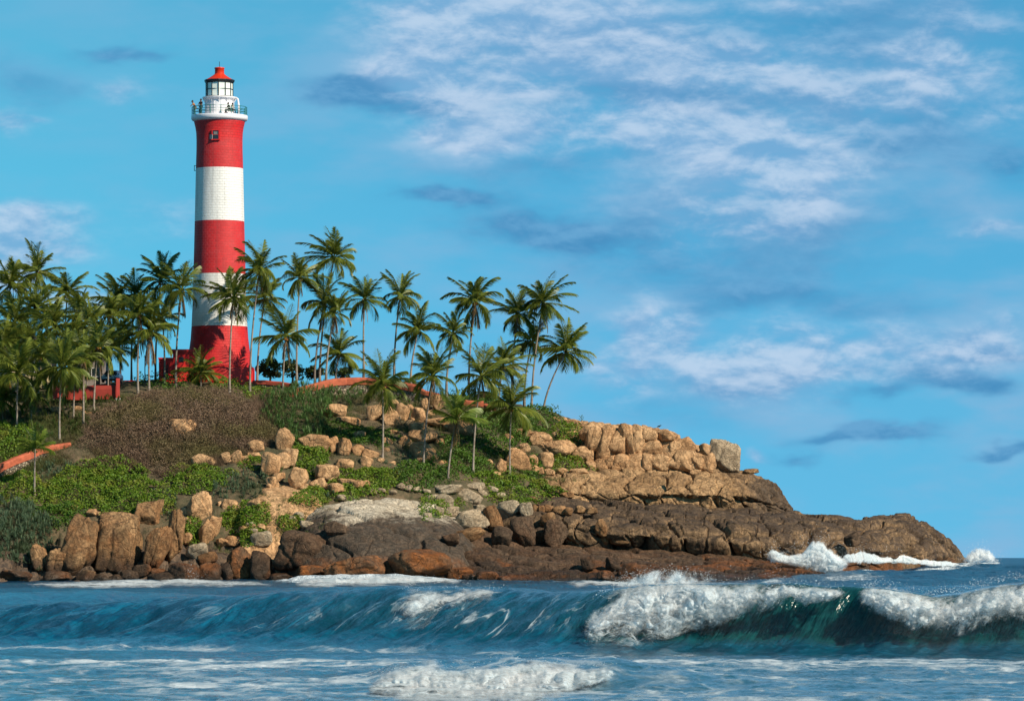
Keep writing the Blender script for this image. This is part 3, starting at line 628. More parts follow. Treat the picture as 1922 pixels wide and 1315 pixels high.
ROWS = [  # label phrase, group, material, list of (px,py,w,h[,tilt])
 ('tan boulder of the row below the dry brush', 'boulders below the dry brush', T_,
  [(380,864,36,22),(398,868,16,14),(424,859,18,20,.1),(443,858,20,26,-.15),(458,862,16,14),(480,839,28,24,.1),(476,855,28,12),(506,874,34,42,-.3),(527,867,30,34,-.3),(543,860,30,38,-.35)]),
 ('tan boulder in the pile round the sandy slab', 'boulders around the sandy slab', T_,
  [(535,827,32,42,-.25),(512,905,22,20),(523,895,22,16),(558,899,30,40,-.35),(571,914,16,12),(598,908,28,20,.3),(614,889,40,36,.2),(631,917,30,20),(642,905,18,14),(665,909,34,20),(684,908,18,14),(646,873,32,22),(506,912,12,10)]),
 ('tan boulder on the slope below the spiky dome', 'boulders on the slope below the spiky bush', T_,
  [(592,831,58,30,-.2),(627,835,17,30),(647,841,20,34,-.05),(672,846,20,22),(696,854,28,20,-.1),(687,868,22,20,-.6),(715,866,18,12),(675,816,20,14),(628,771,42,24,.1),(655,792,42,18,-.2),(724,828,24,14,.1),(724,845,14,10)]),
 ('tan boulder in the scatter under the hilltop wall', 'boulders under the long orange wall', T_,
  [(703,778,28,34),(732,782,28,34,-.1),(745,790,14,20),(756,774,22,30,-.2),(770,765,12,12),(785,779,22,26),(797,758,16,20),(770,795,20,14),(823,755,24,26),(821,792,42,16),(867,807,46,34,-.3),(784,803,32,20,.2),(794,820,52,24),(759,828,24,20),(790,847,44,34,.1),(812,858,20,16),(786,863,22,10),(825,829,18,12),(840,802,16,12),(846,786,18,14),(808,775,14,12),(740,757,16,14),(720,758,16,14),(741,812,16,10),(735,870,14,10),(832,870,16,12),(776,786,10,8),(860,778,14,12)]),
 ('tan boulder among creepers left of the crest', 'boulders between creepers left of the crest', T_,
  [(941,876,22,26,-.5),(971,864,44,38),(984,814,42,18),(1002,826,18,18),(1015,826,38,28),(1037,842,72,28,.05),(1087,852,32,26,.1),(1104,858,20,28),(1024,864,28,28,.1),(1000,866,18,24),(1003,881,20,14),(1086,886,32,14),(1056,884,20,12),(1050,857,16,12),(960,846,18,12),(930,890,18,10),(918,868,14,12),(1012,884,16,14),(985,840,20,16),(955,820,16,12),(1030,885,20,12),(1065,840,16,12),(1043,816,16,12)]),
 ('upright tan block in the crest upper row', 'upright blocks of the crest', T_,
  [(1100,812,20,24),(1117,823,28,50,-.1),(1140,832,32,56,-.12),(1160,836,26,46,-.3),(1176,812,24,26,-.2),(1190,836,36,44,-.15),(1198,812,26,24,-.2),(1223,844,34,32),(1219,817,28,26,-.3),(1249,843,34,40,-.4),(1252,818,30,18,-.1),(1272,838,30,26,-.3),(1289,837,26,28,-.3)]),
 ('squat tan block in the crest lower row', 'squat blocks of the crest', T_,
  [(1112,876,20,20),(1129,873,24,24),(1148,870,20,26),(1165,869,28,30),(1182,872,18,24),(1196,869,30,30),(1218,868,22,28),(1238,869,26,28),(1256,872,22,22),(1272,871,28,22),(1287,864,34,34,-.2),(1312,869,26,30,-.1),(1329,868,20,30,.1),(1305,885,18,10)]),
 ('small orange stone along the crest skyline', 'skyline stones of the crest', T_,
  [(1027,797,16,16),(1040,790,22,14),(1056,789,14,12),(1070,793,20,12),(1083,796,18,14),(1096,798,18,10),(1108,800,18,11),(1122,800,20,10),(1136,801,18,12),(1150,802,18,10),(1163,802,18,11),(1177,803,18,10),(1190,804,20,11),(1204,806,18,11),(1217,807,20,11),(1231,809,18,11),(1244,812,18,12),(1256,816,18,12),(1267,821,16,12),(1299,838,14,14)]),
 ('small stone above the pale-topped slab', 'stones above the pale slab', PL,
  [(548,974,14,12),(560,968,18,14),(575,984,22,14),(470,985,16,12),(478,998,16,12),(640,933,18,10),(700,922,16,9),(716,920,14,9),(735,924,18,9),(752,912,16,12),(767,915,14,10),(783,918,16,10),(800,922,14,9),(813,935,20,14),(824,958,18,16),(803,968,16,12),(848,960,24,18),(862,965,14,10),(905,925,16,12),(925,918,20,12),(940,930,16,12),(958,912,18,12),(900,955,24,16)]),
 ('small tan rock between the left green shrubs', 'rocks between the left shrubs', T_,
  [(140,953,14,10),(172,962,22,14),(188,965,14,10),(345,960,16,16),(350,978,18,14),(416,950,12,18),(432,950,26,24,-.2),(446,955,14,18),(478,946,24,18,.3),(494,942,18,14,-.3),(447,998,14,10),(460,992,20,12),(478,990,16,12),(490,990,18,14),(438,1015,28,18),(352,1010,16,20),(418,1018,22,16),(106,770,20,12),(164,776,14,9),(148,768,18,12)]),
 ('grey-brown block on top of the long ledge', 'blocks on the top edge of the long ledge', SHR,
  [(1004,956,14,18),(1016,957,12,16),(1030,955,16,16),(1052,957,24,16),(1068,959,14,14),(1028,975,26,24,.2),(1128,990,20,30),(1134,1012,14,20),(1002,936,14,10),(1110,958,22,12),(1088,956,20,14),(1062,928,26,10)]),
 ('dark broken rock at the wet shelf waterline', 'waterline rocks at the shelf', DK,
  [(884,1086,30,18),(915,1084,36,22),(946,1088,26,14),(1178,1070,36,26,.2),(1136,1080,28,18),(1104,1056,24,24,.3),(1150,1058,26,24,-.3),(1220,1084,40,16)]),
]
for (lab, grp, m, L) in ROWS:
    L = sorted(L, key=lambda a: a[0])
    for i, r_ in enumerate(L):
        k = i + 1; n = len(L)
        if i < (n + 1) // 2: wh = 'from the left'
        else: k = n - i; wh = 'from the right'
        o_ = ('last' if k == 1 else ORD[k] + ' to last') if wh == 'from the right' else ORD[k]
        side = 'leftmost' if i == 0 else 'rightmost' if i == n - 1 else ORD[k] + ' ' + wh + ','
        dd = None
        if 'skyline' in lab: dd = 489 + (i % 3)
        if 'upper row' in lab: dd = 481.5
        if 'lower row' in lab: dd = 480.5
        kw, kh = (1.35, 1.22) if 'crest' in lab and 'row' in lab else (1.2, 1.15) if 'skyline' in lab else (1.12, 1.1)
        boulder(r_[0], r_[1], r_[2] * kw, r_[3] * kh, m, f'{side} {lab}', grp, r_[4] if len(r_) > 4 else 0.0, d=dd, boxy=.45 if 'block' not in lab or 'crest' in lab else .6)
# ---------------------------------------------------------------- lighthouse
def masonry(name, c1, c2, mortar, bw=.55, bh=.30, wear=.3, bump=.5):
    m, g = mat(name); uv = g.N.new('ShaderNodeUVMap'); p = pos(g)
    b = g.N.new('ShaderNodeTexBrick'); g.L.new(uv.outputs[0], b.inputs['Vector']); b.inputs['Scale'].default_value = 1; b.inputs['Mortar Size'].default_value = .022
    b.inputs['Mortar Smooth'].default_value = .5; b.inputs['Brick Width'].default_value = bw; b.inputs['Row Height'].default_value = bh
    for k, c in (('Color1', c1), ('Color2', c2), ('Mortar', mortar)): b.inputs[k].default_value = (*c, 1)
    n = g.noise(p, 1.6, 6, .7); n2 = g.noise(p, 7.0, 4, .7); x, y, z = g.xyz(p)[:3]
    stn = g.noise(g.comb(g.m('MULTIPLY', x, 1.8), g.m('MULTIPLY', y, 1.8), g.m('MULTIPLY', z, .12)), 1.0, 5, .6)
    c = g.mix(g.m('MULTIPLY', g.ss(n, .45, .75), wear), b.outputs[0], tuple(min(1, v * 1.1 + .035) for v in c1))
    c = g.mix(g.m('MULTIPLY', g.ss(stn, .50, .72), .45), c, tuple(v * .45 + .015 for v in c1)); c = g.mix(g.m('MULTIPLY', g.ss(g.noise(p, .45, 5, .7, .5), .50, .66), .28), c, tuple(min(1, v * .8 + .05) for v in c1))
    h = g.m('ADD', g.m('MULTIPLY', b.outputs[1], -1.0), g.m('MULTIPLY', n2, .5))
    pset(g, c, .62, g.bump(h, bump, .09)); return m
M_RED = masonry('red_masonry', (.62, .010, .012), (.54, .009, .011), (.36, .008, .009))
M_RED2 = masonry('red_masonry_worn', (.58, .014, .017), (.47, .012, .015), (.48, .05, .05), wear=.45)
M_WHITE = masonry('white_masonry', (.82, .80, .77), (.78, .76, .73), (.66, .64, .61), wear=.2, bump=.6)
M_ORED = simple('orange_red_paint', (.62, .035, .008), .4, 0, .08)
M_REDP = simple('red_plaster', (.66, .012, .009), .6, 0, .15, 1.2, .2)
M_WP = simple('white_paint', (.82, .80, .84), .45, 0, .05)
M_BLK = simple('black_iron', (.012, .016, .02), .4)
M_TEAL = simple('teal_paint', (.008, .17, .15), .4)
M_GLASS, g = mat('lantern_glass'); pset(g, (.80, .84, .76), .08); g.b.inputs['Specular IOR Level'].default_value = .8
M_LENS, g = mat('lens_glass'); pset(g, (.75, .78, .7), .1)
M_DKGL, g = mat('dark_glass'); pset(g, (.015, .02, .025), .08)
M_COPE = simple('orange_wall_plaster', (.50, .115, .05), .8, 0, .32, 1.6, .8)
m_, g = mat('rubble_masonry'); p_ = pos(g); v_ = g.voro(p_, 3.2, 'DISTANCE_TO_EDGE'); cc = g.voro(p_, 3.2, 'F1', 1)
c_ = g.mix(g.ss(g.xyz(cc)[0], .2, .8), (.13, .09, .06), (.34, .27, .19)); c_ = g.mix(g.ss(v_, .09, .02), c_, (.045, .035, .028))
pset(g, c_, .9, g.bump(g.ss(v_, 0, .15), .9, .15)); M_RUB = m_
M_SKIN = simple('skin', (.20, .10, .06), .5); M_HAIR = simple('dark_hair', (.01, .008, .007), .6)
def clothm(n, c): return simple('cloth_' + n, c, .8)

LX, LD = 412.0, 490.0; LS = LD / F
lx, ly, lz0 = pw(LX, 712, LD)
def lp(hw, py): return (hw * LS, HC + (1046 - py) * LS - lz0)
LH = empty('lighthouse', (lx, ly, lz0)); tag(LH, 'tall tapering red and white banded lighthouse with a green-railed balcony and glazed lantern', 'lighthouse')
def lathe_uv(name, prof, m_list, breaks, n=96, parent=LH, cx=0.0):
    prof = np.array(prof); mb = MB(); mb.lathe(prof, n)
    V = mb.V[0]; Q = mb.Q[0]
    th = np.repeat(np.arange(n), len(prof)) * 2 * np.pi / n; zz = np.tile(prof[:, 1], n)
    uvv = np.stack([th * 2.8, zz], -1)
    zc = V[Q][:, :, 2].mean(1); mi = np.zeros(len(Q), int)
    for k, (zb, i) in enumerate(breaks): mi[zc > zb] = i
    # wrap seam sits at the back (+x turned away), so the brick pattern never tears in view
    o = mk(name, V, Q, m_list, parent, True, mi=mi, uv=uvv); o.rotation_euler[2] = R(100); return o
def dens(pts):                             # fine profile so the painted bands end crisply
    out = []
    for a, b in zip(pts[:-1], pts[1:]):
        k = max(1, int(abs(b[1] - a[1]) / 1.2)); out += [(a[0] + (b[0] - a[0]) * t / k, a[1] + (b[1] - a[1]) * t / k) for t in range(k)]
    return out + [pts[-1]]
shaft_px = [(62, 700), (61, 690), (57.5, 662), (54, 635), (52.5, 613), (50, 560), (49, 515), (47.6, 465), (46.5, 416), (45.2, 360), (44.3, 317), (43.2, 280), (43.2, 262), (43.7, 250), (45.2, 240), (47.4, 231), (48, 227)]
zb = [lp(0, 613)[1], lp(0, 515)[1], lp(0, 416)[1], lp(0, 317)[1], lp(0, 262)[1]]
prof = dens([lp(*q) for q in shaft_px])
prof += [(prof[-1][0] - .8, prof[-1][1] + .02)]
tower = lathe_uv('tower_shaft', prof, [M_RED, M_WHITE, M_RED2, M_WHITE, M_RED2, M_RED], [(zb[0], 1), (zb[1], 2), (zb[2], 3), (zb[3], 4), (zb[4], 5)])
b_ = MB(); b_.lathe([lp(66, 712 + 25), lp(66, 700), lp(65.5, 692), lp(64, 689), lp(58, 688)], 64); b_.build('plinth', M_RED.copy() if False else M_REDP, LH, True)
# balcony slab, cornice, drum, lantern
b_ = MB(); b_.lathe([lp(47, 229), lp(51.5, 226.5), lp(53, 224), lp(53, 219), lp(52.6, 217.8), lp(20, 217.2)], 64); b_.build('balcony_slab', M_WP, LH, True)
b_ = MB(); b_.lathe([lp(27.5, 217.5), lp(27, 196), lp(26.6, 189)], 40); dr = b_.build('watch_room', M_WP, LH, True)
b_ = MB()
for k in range(12):
    a = k * math.pi / 6 + .2; r0 = 27.3 * LS; b_.box((r0 * math.cos(a), r0 * math.sin(a), lp(0, 203)[1]), (.05, .06, 28 * LS), a)
b_.build('drum_seam', M_WP, dr)
b_ = MB(); b_.lathe([lp(26, 190), lp(31, 186), lp(32, 184.8), lp(32, 183.2), lp(24, 182.6)], 48); b_.build('lantern_gallery', M_WP, LH, True)
b_ = MB()
for k in range(12):
    a = k * math.pi / 6 + .05; b_.tube([(27 * LS * math.cos(a), 27 * LS * math.sin(a), lp(0, 193)[1]), (31 * LS * math.cos(a), 31 * LS * math.sin(a), lp(0, 186)[1])], .05, 5)
b_.build('gallery_brackets', M_WP, LH)
zt, zm, zbm = lp(0, 155)[1], lp(0, 168.5)[1], lp(0, 182.5)[1]; rg = 25.3 * LS
b_ = MB(); b_.lathe([(rg - .04, zbm), (rg - .04, zt)], 12); gl = b_.build('lantern_glazing', M_GLASS, LH, False)
b_ = MB()
for k in range(12):
    a = k * math.pi / 6; b_.tube([(rg * math.cos(a), rg * math.sin(a), zbm), (rg * math.cos(a), rg * math.sin(a), zt)], .055, 5)
for zz, r_ in ((zbm + .03, .06), (zm, .045), (zt - .02, .10)):
    b_.tube([(rg * math.cos(k * math.pi / 6), rg * math.sin(k * math.pi / 6), zz) for k in range(13)], r_, 5, False)
b_.build('glazing_bars', M_BLK, LH)
b_ = MB(); b_.lathe([lp(25, 156.5), lp(27.6, 155), lp(28.6, 152), lp(28.4, 150.5), lp(20, 149.8)], 12); b_.build('lantern_eave', M_BLK, LH)
b_ = MB(); b_.lathe([lp(28.2, 151.2), lp(20, 147), lp(12.5, 142), lp(9.5, 139.5), lp(9, 138.5)], 48); rf = b_.build('roof', M_ORED, LH, True)
b_ = MB(); b_.lathe([lp(9, 139.5), lp(8.6, 130), lp(9.6, 129.3), lp(9.6, 127.5), lp(5, 126.5), lp(.2, 126)], 32); b_.build('ventilator', M_ORED, LH, True)
b_ = MB(); b_.tube([(0, 0, lp(0, 127)[1]), (0, 0, lp(0, 116)[1])], .035, 5); b_.build('lightning_rod', M_BLK, LH)
rail = empty('railing', (0, 0, 0)); rail.parent = LH
rr = 51.3 * LS; z0r = lp(0, 217.5)[1]; hr = 15.5 * LS
b_ = MB()
for f_ in (1.0, .66, .34): b_.tube([(rr * math.cos(a), rr * math.sin(a), z0r + hr * f_) for a in np.linspace(0, 2 * math.pi, 49)], .034, 5, False)
b_.build('rail_bars', M_TEAL, rail)
for k in range(16):
    a = k * math.pi / 8 + .12; b_ = MB(); b_.tube([(rr * math.cos(a), rr * math.sin(a), z0r - .02), (rr * math.cos(a), rr * math.sin(a), z0r + hr + .02)], .05, 5); b_.build('rail_post', M_TEAL, rail)
# small white ladder curving over the gallery at the right
b_ = MB(); b_.tube([(31 * LS, -.4, lp(0, 184)[1]), (35 * LS, -.4, lp(0, 187)[1]), (36.5 * LS, -.4, lp(0, 197)[1]), (37.5 * LS, -.4, lp(0, 217)[1])], .10, 6); b_.build('downpipe', M_WP, LH, True)
# windows
def tower_window(px, py, w, h, ring_r, parts=True, side=0):
    ang = math.asin(max(-.98, min(.98, (px - LX) / ring_r))); r_ = ring_r * LS
    e = empty('window', (r_ * math.sin(ang), -r_ * math.cos(ang), lp(0, py)[1]), ang); e.parent = LH
    b_ = MB(); b_.box((0, -.02, 0), (w * LS, .16, h * LS)); b_.build('recess', M_DKGL, e)
    fr = MB()
    for s_ in (-1, 1): fr.box((s_ * w * LS / 2, -.08, 0), (.10, .14, h * LS + .1))
    fr.box((0, -.085, h * LS / 2), (w * LS + .12, .15, .10)); fr.box((0, -.085, -h * LS / 2), (w * LS + .2, .2, .10)); fr.box((0, -.1, 0.02), (w * LS, .06, .05)); fr.build('window_frame', M_REDP, e)
    return e
e = tower_window(408, 257.5, 13, 18, 43.3)
b_ = MB(); b_.box((-8 * LS, -.30, -4 * LS), (.42, .05, .52), -.6); b_.build('shutter', simple('grey_shutter', (.42, .36, .34), .6), e)
b_ = MB(); b_.box((0, -.12, 3.2 * LS), (.42, .04, .34)); b_.build('upper_pane', simple('grey_pane', (.20, .18, .17), .2), e)
def side_box(px, py, m, nm, ring):
    s_ = 1 if px > LX else -1; b_ = MB(); W_ = .30; x0 = s_ * (abs(px - LX) * LS)
    for dz in (-.28, .28): b_.box((x0 - s_ * .16, -.2, lp(0, py)[1] + dz), (.5, .3, .045))
    b_.box((x0 + s_ * .06, -.2, lp(0, py)[1]), (.05, .3, .6)); b_.build(nm, m, LH)
side_box(366, 316, M_TEAL, 'bracket_box', 44); side_box(452, 265, M_REDP, 'bracket_box', 43); side_box(454.5, 349, M_WP, 'bracket_box', 45)
b_ = MB(); b_.tube([((453 - LX) * LS, -1.1, lp(0, 625)[1]), ((457 - LX) * LS, -1.2, lp(0, 700)[1])], .05, 5); b_.tube([((450.5 - LX) * LS, -1.1, lp(0, 606)[1]), ((453 - LX) * LS, -1.1, lp(0, 625)[1])], .05, 5); b_.build('cable', M_REDP, LH)

# ---------------------------------------------------------------- keeper's annex (red, left of the tower)
ax_, ay_, az_ = pw(338, 712, 487)
AN = empty('keepers_annex', (ax_, ay_, az_)); tag(AN, 'low bright red flat-roofed annex built against the left side of the lighthouse', 'building')
s = 487 / F
b_ = MB()
V = [(-49 * s, 1.6, -1.5), (38 * s, 1.6, -1.5), (38 * s, 1.6, 54 * s), (-22 * s, 1.6, 54 * s)]
b_.box((12 * s, 2.9, 26 * s - .7), (52 * s, 5.0, 52 * s + 1.4)); b_.box((-27 * s, 2.6, 19 * s - .7), (27 * s, 4.4, 39 * s + 1.4))
b_.build('wall', M_REDP, AN)
b_ = MB(); b_.box((12 * s, 2.9, 54.5 * s), (56 * s, 5.4, 5 * s)); b_.box((12 * s, 2.85, 50.2 * s), (53.2 * s, 5.12, 1.4 * s)); b_.build('roof_parapet', simple('bright_red_paint', (.62, .02, .008), .5), AN)
b_ = MB(); b_.box((-27 * s, 2.6, 40 * s), (29 * s, 4.7, 2.6 * s)); b_.build('porch_roof', M_REDP, AN)
b_ = MB(); b_.box((2 * s, .38, 38 * s), (9 * s, .12, 9 * s)); b_.build('window', M_DKGL, AN)
b_ = MB(); b_.box((-27 * s, .37, 14 * s), (9 * s, .12, 28 * s)); b_.build('doorway', simple('dark_red_door', (.10, .01, .008), .6), AN)

# ---------------------------------------------------------------- walls, gate, fence
def wall_run(name, label, pts, cope_px, base_px, thick=.5, cope=None, group=None, cap=True):
    """pts: (px, py of the coping top, distance)"""
    P = np.array(pts, float); n = 8
    t = np.linspace(0, len(P) - 1, (len(P) - 1) * n + 1); Q = np.stack([np.interp(t, range(len(P)), P[:, k]) for k in range(3)], -1)
    X = (Q[:, 0] - 961) * Q[:, 2] / F; Y = Q[:, 2]; Z = HC + (1046 - Q[:, 1]) * Q[:, 2] / F; ch = cope_px * Q[:, 2].mean() / F; bh = base_px * Q[:, 2].mean() / F
    loc = (X.mean(), Y.mean(), (Z - ch - bh).min()); e = empty(name, loc); tag(e, label, 'wall', group)
    jit = fbm(P3(X * .35, Y * .35), 3) * .10
    def prof_mesh(pr, off=0.0):
        m_ = len(pr); tx = np.gradient(X); ty = np.gradient(Y); L = np.hypot(tx, ty) + 1e-9; nx, ny = ty / L, -tx / L
        V = np.stack([X[:, None] + nx[:, None] * pr[None, :, 0], Y[:, None] + ny[:, None] * pr[None, :, 0], (Z + jit)[:, None] + pr[None, :, 1]], -1)
        fc = grid_faces(len(X), m_); fc = fc[:, ::-1]
        c0 = [list(range(m_))]; return V.reshape(-1, 3) - np.array(loc), fc
    h = thick / 2 + .12
    pr = np.array([(-h, -ch), (-h, -ch * .3), (-h * .75, -.06), (0, .0), (h * .75, -.05), (h, -ch * .28), (h, -ch * .55), (h * .98, -ch), (-h, -ch)])
    V, fc = prof_mesh(pr); mk('coping', V, fc, cope or M_COPE, e, False)
    if base_px:
        h = thick / 2; pr = np.array([(-h, -ch - bh), (-h, -ch + .03), (h, -ch + .03), (h, -ch - bh), (-h, -ch - bh)]); V, fc = prof_mesh(pr); mk('rubble_base', V, fc, M_RUB, e, False)
    return e
wall_run('boundary_wall', 'long rubble stone wall with a thick orange coping curving over the hilltop', [(548, 731, 485), (565, 725, 486), (585, 720, 486.5), (605, 714.5, 487), (625, 710, 487.5), (650, 708, 488), (690, 708.5, 488), (725, 712, 487), (755, 716, 486), (785, 722, 485)], 14, 26, .7)
wall_run('boundary_wall', 'short low step of orange coping at the left end of the long hilltop wall', [(516, 744, 483), (530, 739.5, 483.6), (547, 735, 484.2)], 14, 10, .7)
wall_run('boundary_wall', 'thin broken red wall running down behind the palms to the right of the long hilltop wall', [(783, 724, 485.6), (800, 733, 485), (822, 738, 484.6), (838, 748, 484.2)], 9, 8, .5)
wall_run('boundary_wall', 'low orange wall end showing between palm trunks right of the hilltop', [(868, 749, 487), (885, 751, 487), (908, 752.5, 487)], 11, 5, .6)
wall_run('boundary_wall', 'tiny orange wall stub sloping down at the right of the low wall end', [(912, 757, 487), (926, 764, 486)], 9, 3, .5)
wall_run('boundary_wall', 'low dark orange wall running from the lighthouse plinth to the right', [(474, 713, 488), (500, 713.5, 488), (525, 716, 487.6), (546, 719, 487)], 8, 4, .4, simple('dull_red_plaster', (.36, .055, .028), .8, 0, .2))
wall_run('boundary_wall', 'orange-topped rubble wall climbing from the left edge through the shrubs', [(-40, 893, 452), (0, 870, 454), (25, 858, 455.4), (55, 846, 457), (75, 838, 458.2), (98, 834, 459.4), (130, 830, 460.6)], 14, 30, .6)
wall_run('stone_step', 'low pinkish kerb stone below the lighthouse plinth', [(362, 736, 482), (385, 735, 482), (410, 735.5, 482)], 5, 0, .6, simple('pink_plaster', (.36, .16, .11), .8, 0, .2))
wall_run('boundary_wall', 'plain dark red wall behind the palms left of the gate pillar', [(100, 722, 476), (150, 724, 476), (217, 722, 476)], 26, 0, .35, simple('brick_red_paint', (.38, .035, .018), .7, 0, .25, .6))
wall_run('boundary_wall', 'bright orange wall top seen between palms at the far left edge', [(-60, 717, 478), (0, 716, 478), (20, 717, 478)], 9, 14, .35, simple('orange_paint', (.62, .09, .02), .7, 0, .2))
gx, gy, gz = pw(221, 746, 475.5)
GP = empty('gate_pillar', (gx, gy, gz)); tag(GP, 'square red gate pillar with a small white cap stone at the end of the dark red wall', 'pillar')
b_ = MB(); b_.box((0, 0, 1.0), (.42, .42, 2.3), .2, .03); b_.build('shaft', simple('pillar_red', (.40, .03, .02), .7), GP); b_ = MB(); b_.box((0, 0, -.25), (.6, .6, .35), .2, .04); b_.build('footing', M_WP, GP)
fx, fy, fz = pw(238, 722, 492)
FN = empty('fence', (fx, fy, fz)); tag(FN, 'short white post balustrade with a red top rail left of the annex', 'fence')
b_ = MB(); b_.box((0, 0, .45), (2.1, .14, .12)); b_.build('rail', M_REDP, FN)
for k in range(5):
    b_ = MB(); b_.box((-.95 + k * .475, 0, .1), (.17, .14, .68), 0, .015); b_.build('post', M_WP, FN)
px_, py_, pz_ = pw(272, 716, 495)
UP = empty('utility_pole', (px_, py_, pz_)); tag(UP, 'thin dark utility pole standing against the sky left of the annex', 'pole')
b_ = MB(); b_.tube([(0, 0, -1), (0, 0, 3.1)], [.07, .045], 6); b_.build('mast', M_BLK, UP); b_ = MB(); b_.box((0, 0, 2.9), (.3, .06, .06)); b_.build('crossarm', M_BLK, UP)

# ---------------------------------------------------------------- parked car, seen from the front
cx_, cy_, cz_ = pw(210.5, 718.5, 487)
CAR = empty('parked_car', (cx_, cy_, cz_), R(-8)); tag(CAR, 'silver and dark blue car parked facing the sea beside the gate pillar', 'car')
m_car = simple('car_paint', (.10, .13, .20), .25, .3, .03); m_car2 = simple('car_silver', (.34, .36, .40), .25, .5, .03); m_rub = simple('rubber', (.012, .012, .012), .8); m_lamp = simple('lamp_lens', (.8, .8, .75), .1)
def car_body():
    xs = [-.82, -.80, -.70, .70, .80, .82]; st = [(-2.05, .35, .62, .78), (-1.9, .28, .78, .95), (-.95, .25, .92, 1.0), (-.35, .25, 1.38, .80), (.3, .25, 1.46, .78), (1.2, .25, 1.42, .78), (1.75, .28, 1.0, .92), (2.05, .35, .85, .85)]
    V = []
    for (y, zb_, zt_, w) in st:
        sh = min(zt_, .95); V += [(-.80, y, zb_), (-.83, y, .6), (-.82, y, sh * .97), (-.82 * w, y, zt_ * .97), (-.6 * w, y, zt_), (.6 * w, y, zt_), (.82 * w, y, zt_ * .97), (.82, y, sh * .97), (.83, y, .6), (.80, y, zb_)]
    return np.array(V), st
V, st = car_body(); n = 10
fc = grid_faces(len(st), n); bt = [[i * n, i * n + 9, (i + 1) * n + 9, (i + 1) * n] for i in range(len(st) - 1)]
caps = [[0, 1, 8, 9], [1, 2, 7, 8], [2, 3, 6, 7], [3, 4, 5, 6]]; e0 = (len(st) - 1) * n; caps2 = [[e0 + k for k in reversed(c)] for c in caps]
mk('body', V, np.concatenate([fc[:, ::-1], np.array(bt), np.array(caps), np.array(caps2)]), m_car, CAR, False)
b_ = MB(); b_.add([(-.66, -.98, .96), (.66, -.98, .96), (.56, -.42, 1.36), (-.56, -.42, 1.36)], [[0, 1, 2, 3]]); b_.build('windscreen', M_DKGL, CAR)
b_ = MB(); b_.box((0, -2.06, .52), (1.5, .14, .26), 0, .05); b_.build('bumper', m_car2, CAR)
b_ = MB(); b_.box((0, -2.03, .74), (.7, .08, .12), 0, .02); b_.build('grille', M_BLK, CAR)
b_ = MB(); b_.box((0, -2.14, .50), (.46, .03, .11)); b_.build('number_plate', M_WP, CAR)
for s_ in (-1, 1):
    b_ = MB(); b_.box((s_ * .60, -2.02, .74), (.34, .10, .15), 0, .03); b_.build('headlight', m_lamp, CAR)
    b_ = MB(); b_.box((s_ * .93, -.75, .98), (.16, .10, .12), 0, .03); b_.build('wing_mirror', m_car, CAR)
    for yy in (-1.3, 1.3):
        w_ = MB(); w_.tube([(s_ * .62, yy, .30), (s_ * .84, yy, .30)], .31, 14); wo = w_.build('wheel', m_rub, CAR)
        w_ = MB(); w_.tube([(s_ * .83, yy, .30), (s_ * .86, yy, .30)], .18, 10); w_.build('rim', m_car2, wo)

# ---------------------------------------------------------------- houses half hidden by the palms
def house(px0, px1, py0, py1, d, label, wall_m, roof_m, wins, roof_over=.5, roof_h=1.1):
    xa, _, zt = pw(px0, py0, d); xb, _, zb_ = pw(px1, py1, d); w = xb - xa; h = zt - zb_
    e = empty('house', ((xa + xb) / 2, d, zb_)); tag(e, label, 'house')
    b_ = MB(); b_.box((0, 3.2, h / 2), (w, 6, h)); b_.build('wall', wall_m, e)
    rf = MB(); o = roof_over; rw, rd_ = w / 2 + o, 3.0 + o
    rf.add([(-rw, 3.2 - rd_, h + .003), (rw, 3.2 - rd_, h + .003), (rw, 3.2 + rd_, h + .003), (-rw, 3.2 + rd_, h + .003), (-rw, 3.2 - rd_, h + .2), (rw, 3.2 - rd_, h + .2), (rw, 3.2 + rd_, h + .2), (-rw, 3.2 + rd_, h + .2), (-rw + 2, 3.2, h + roof_h + .2), (rw - 2, 3.2, h + roof_h + .2)],
        [[0, 3, 2, 1], [0, 1, 5, 4], [1, 2, 6, 5], [2, 3, 7, 6], [3, 0, 4, 7], [4, 5, 9, 8], [6, 7, 8, 9]], [[5, 6, 9], [7, 4, 8]]); rf.build('roof', roof_m, e)
    for (wx, wz, ww, wh) in wins:
        b_ = MB(); b_.box((wx, .17, wz), (ww, .10, wh)); wo = b_.build('window', M_DKGL, e)
        b_ = MB()
        for s_ in (-1, 1): b_.box((wx + s_ * ww / 2, .12, wz), (.08, .14, wh + .08))
        b_.box((wx, .121, wz + wh / 2), (ww + .1, .142, .08)); b_.box((wx, .10, wz - wh / 2), (ww + .24, .22, .08)); b_.box((wx, .13, wz), (.05, .08, wh)); b_.build('window_frame', M_WP, wo)
    for k in (-1, 1):
        b_ = MB(); b_.box((k * (w / 2 - .2), -.3, h / 2), (.26, .26, h)); b_.build('pillar', wall_m, e)
    return e
m_cream = simple('cream_plaster', (.58, .46, .26), .8, 0, .1, .7); m_tile = simple('dark_tile_roof', (.07, .04, .03), .8, 0, .2, 2, .4); m_greyw = simple('grey_plaster', (.26, .22, .20), .8, 0, .15, .7)
house(-70, 96, 648, 728, 492, 'cream house with a dark tiled roof behind the palms at the far left', m_cream, m_tile, [(-2.6, 2.4, 1.1, 1.2), (0, 2.4, 1.1, 1.2), (2.6, 2.4, 1.1, 1.2)])
house(126, 196, 672, 726, 496, 'small grey-brown house behind the palms left of the parked car', m_greyw, m_tile, [(-.9, 1.7, .9, 1.0), (1.1, 1.7, .9, 1.0)], .3, .7)

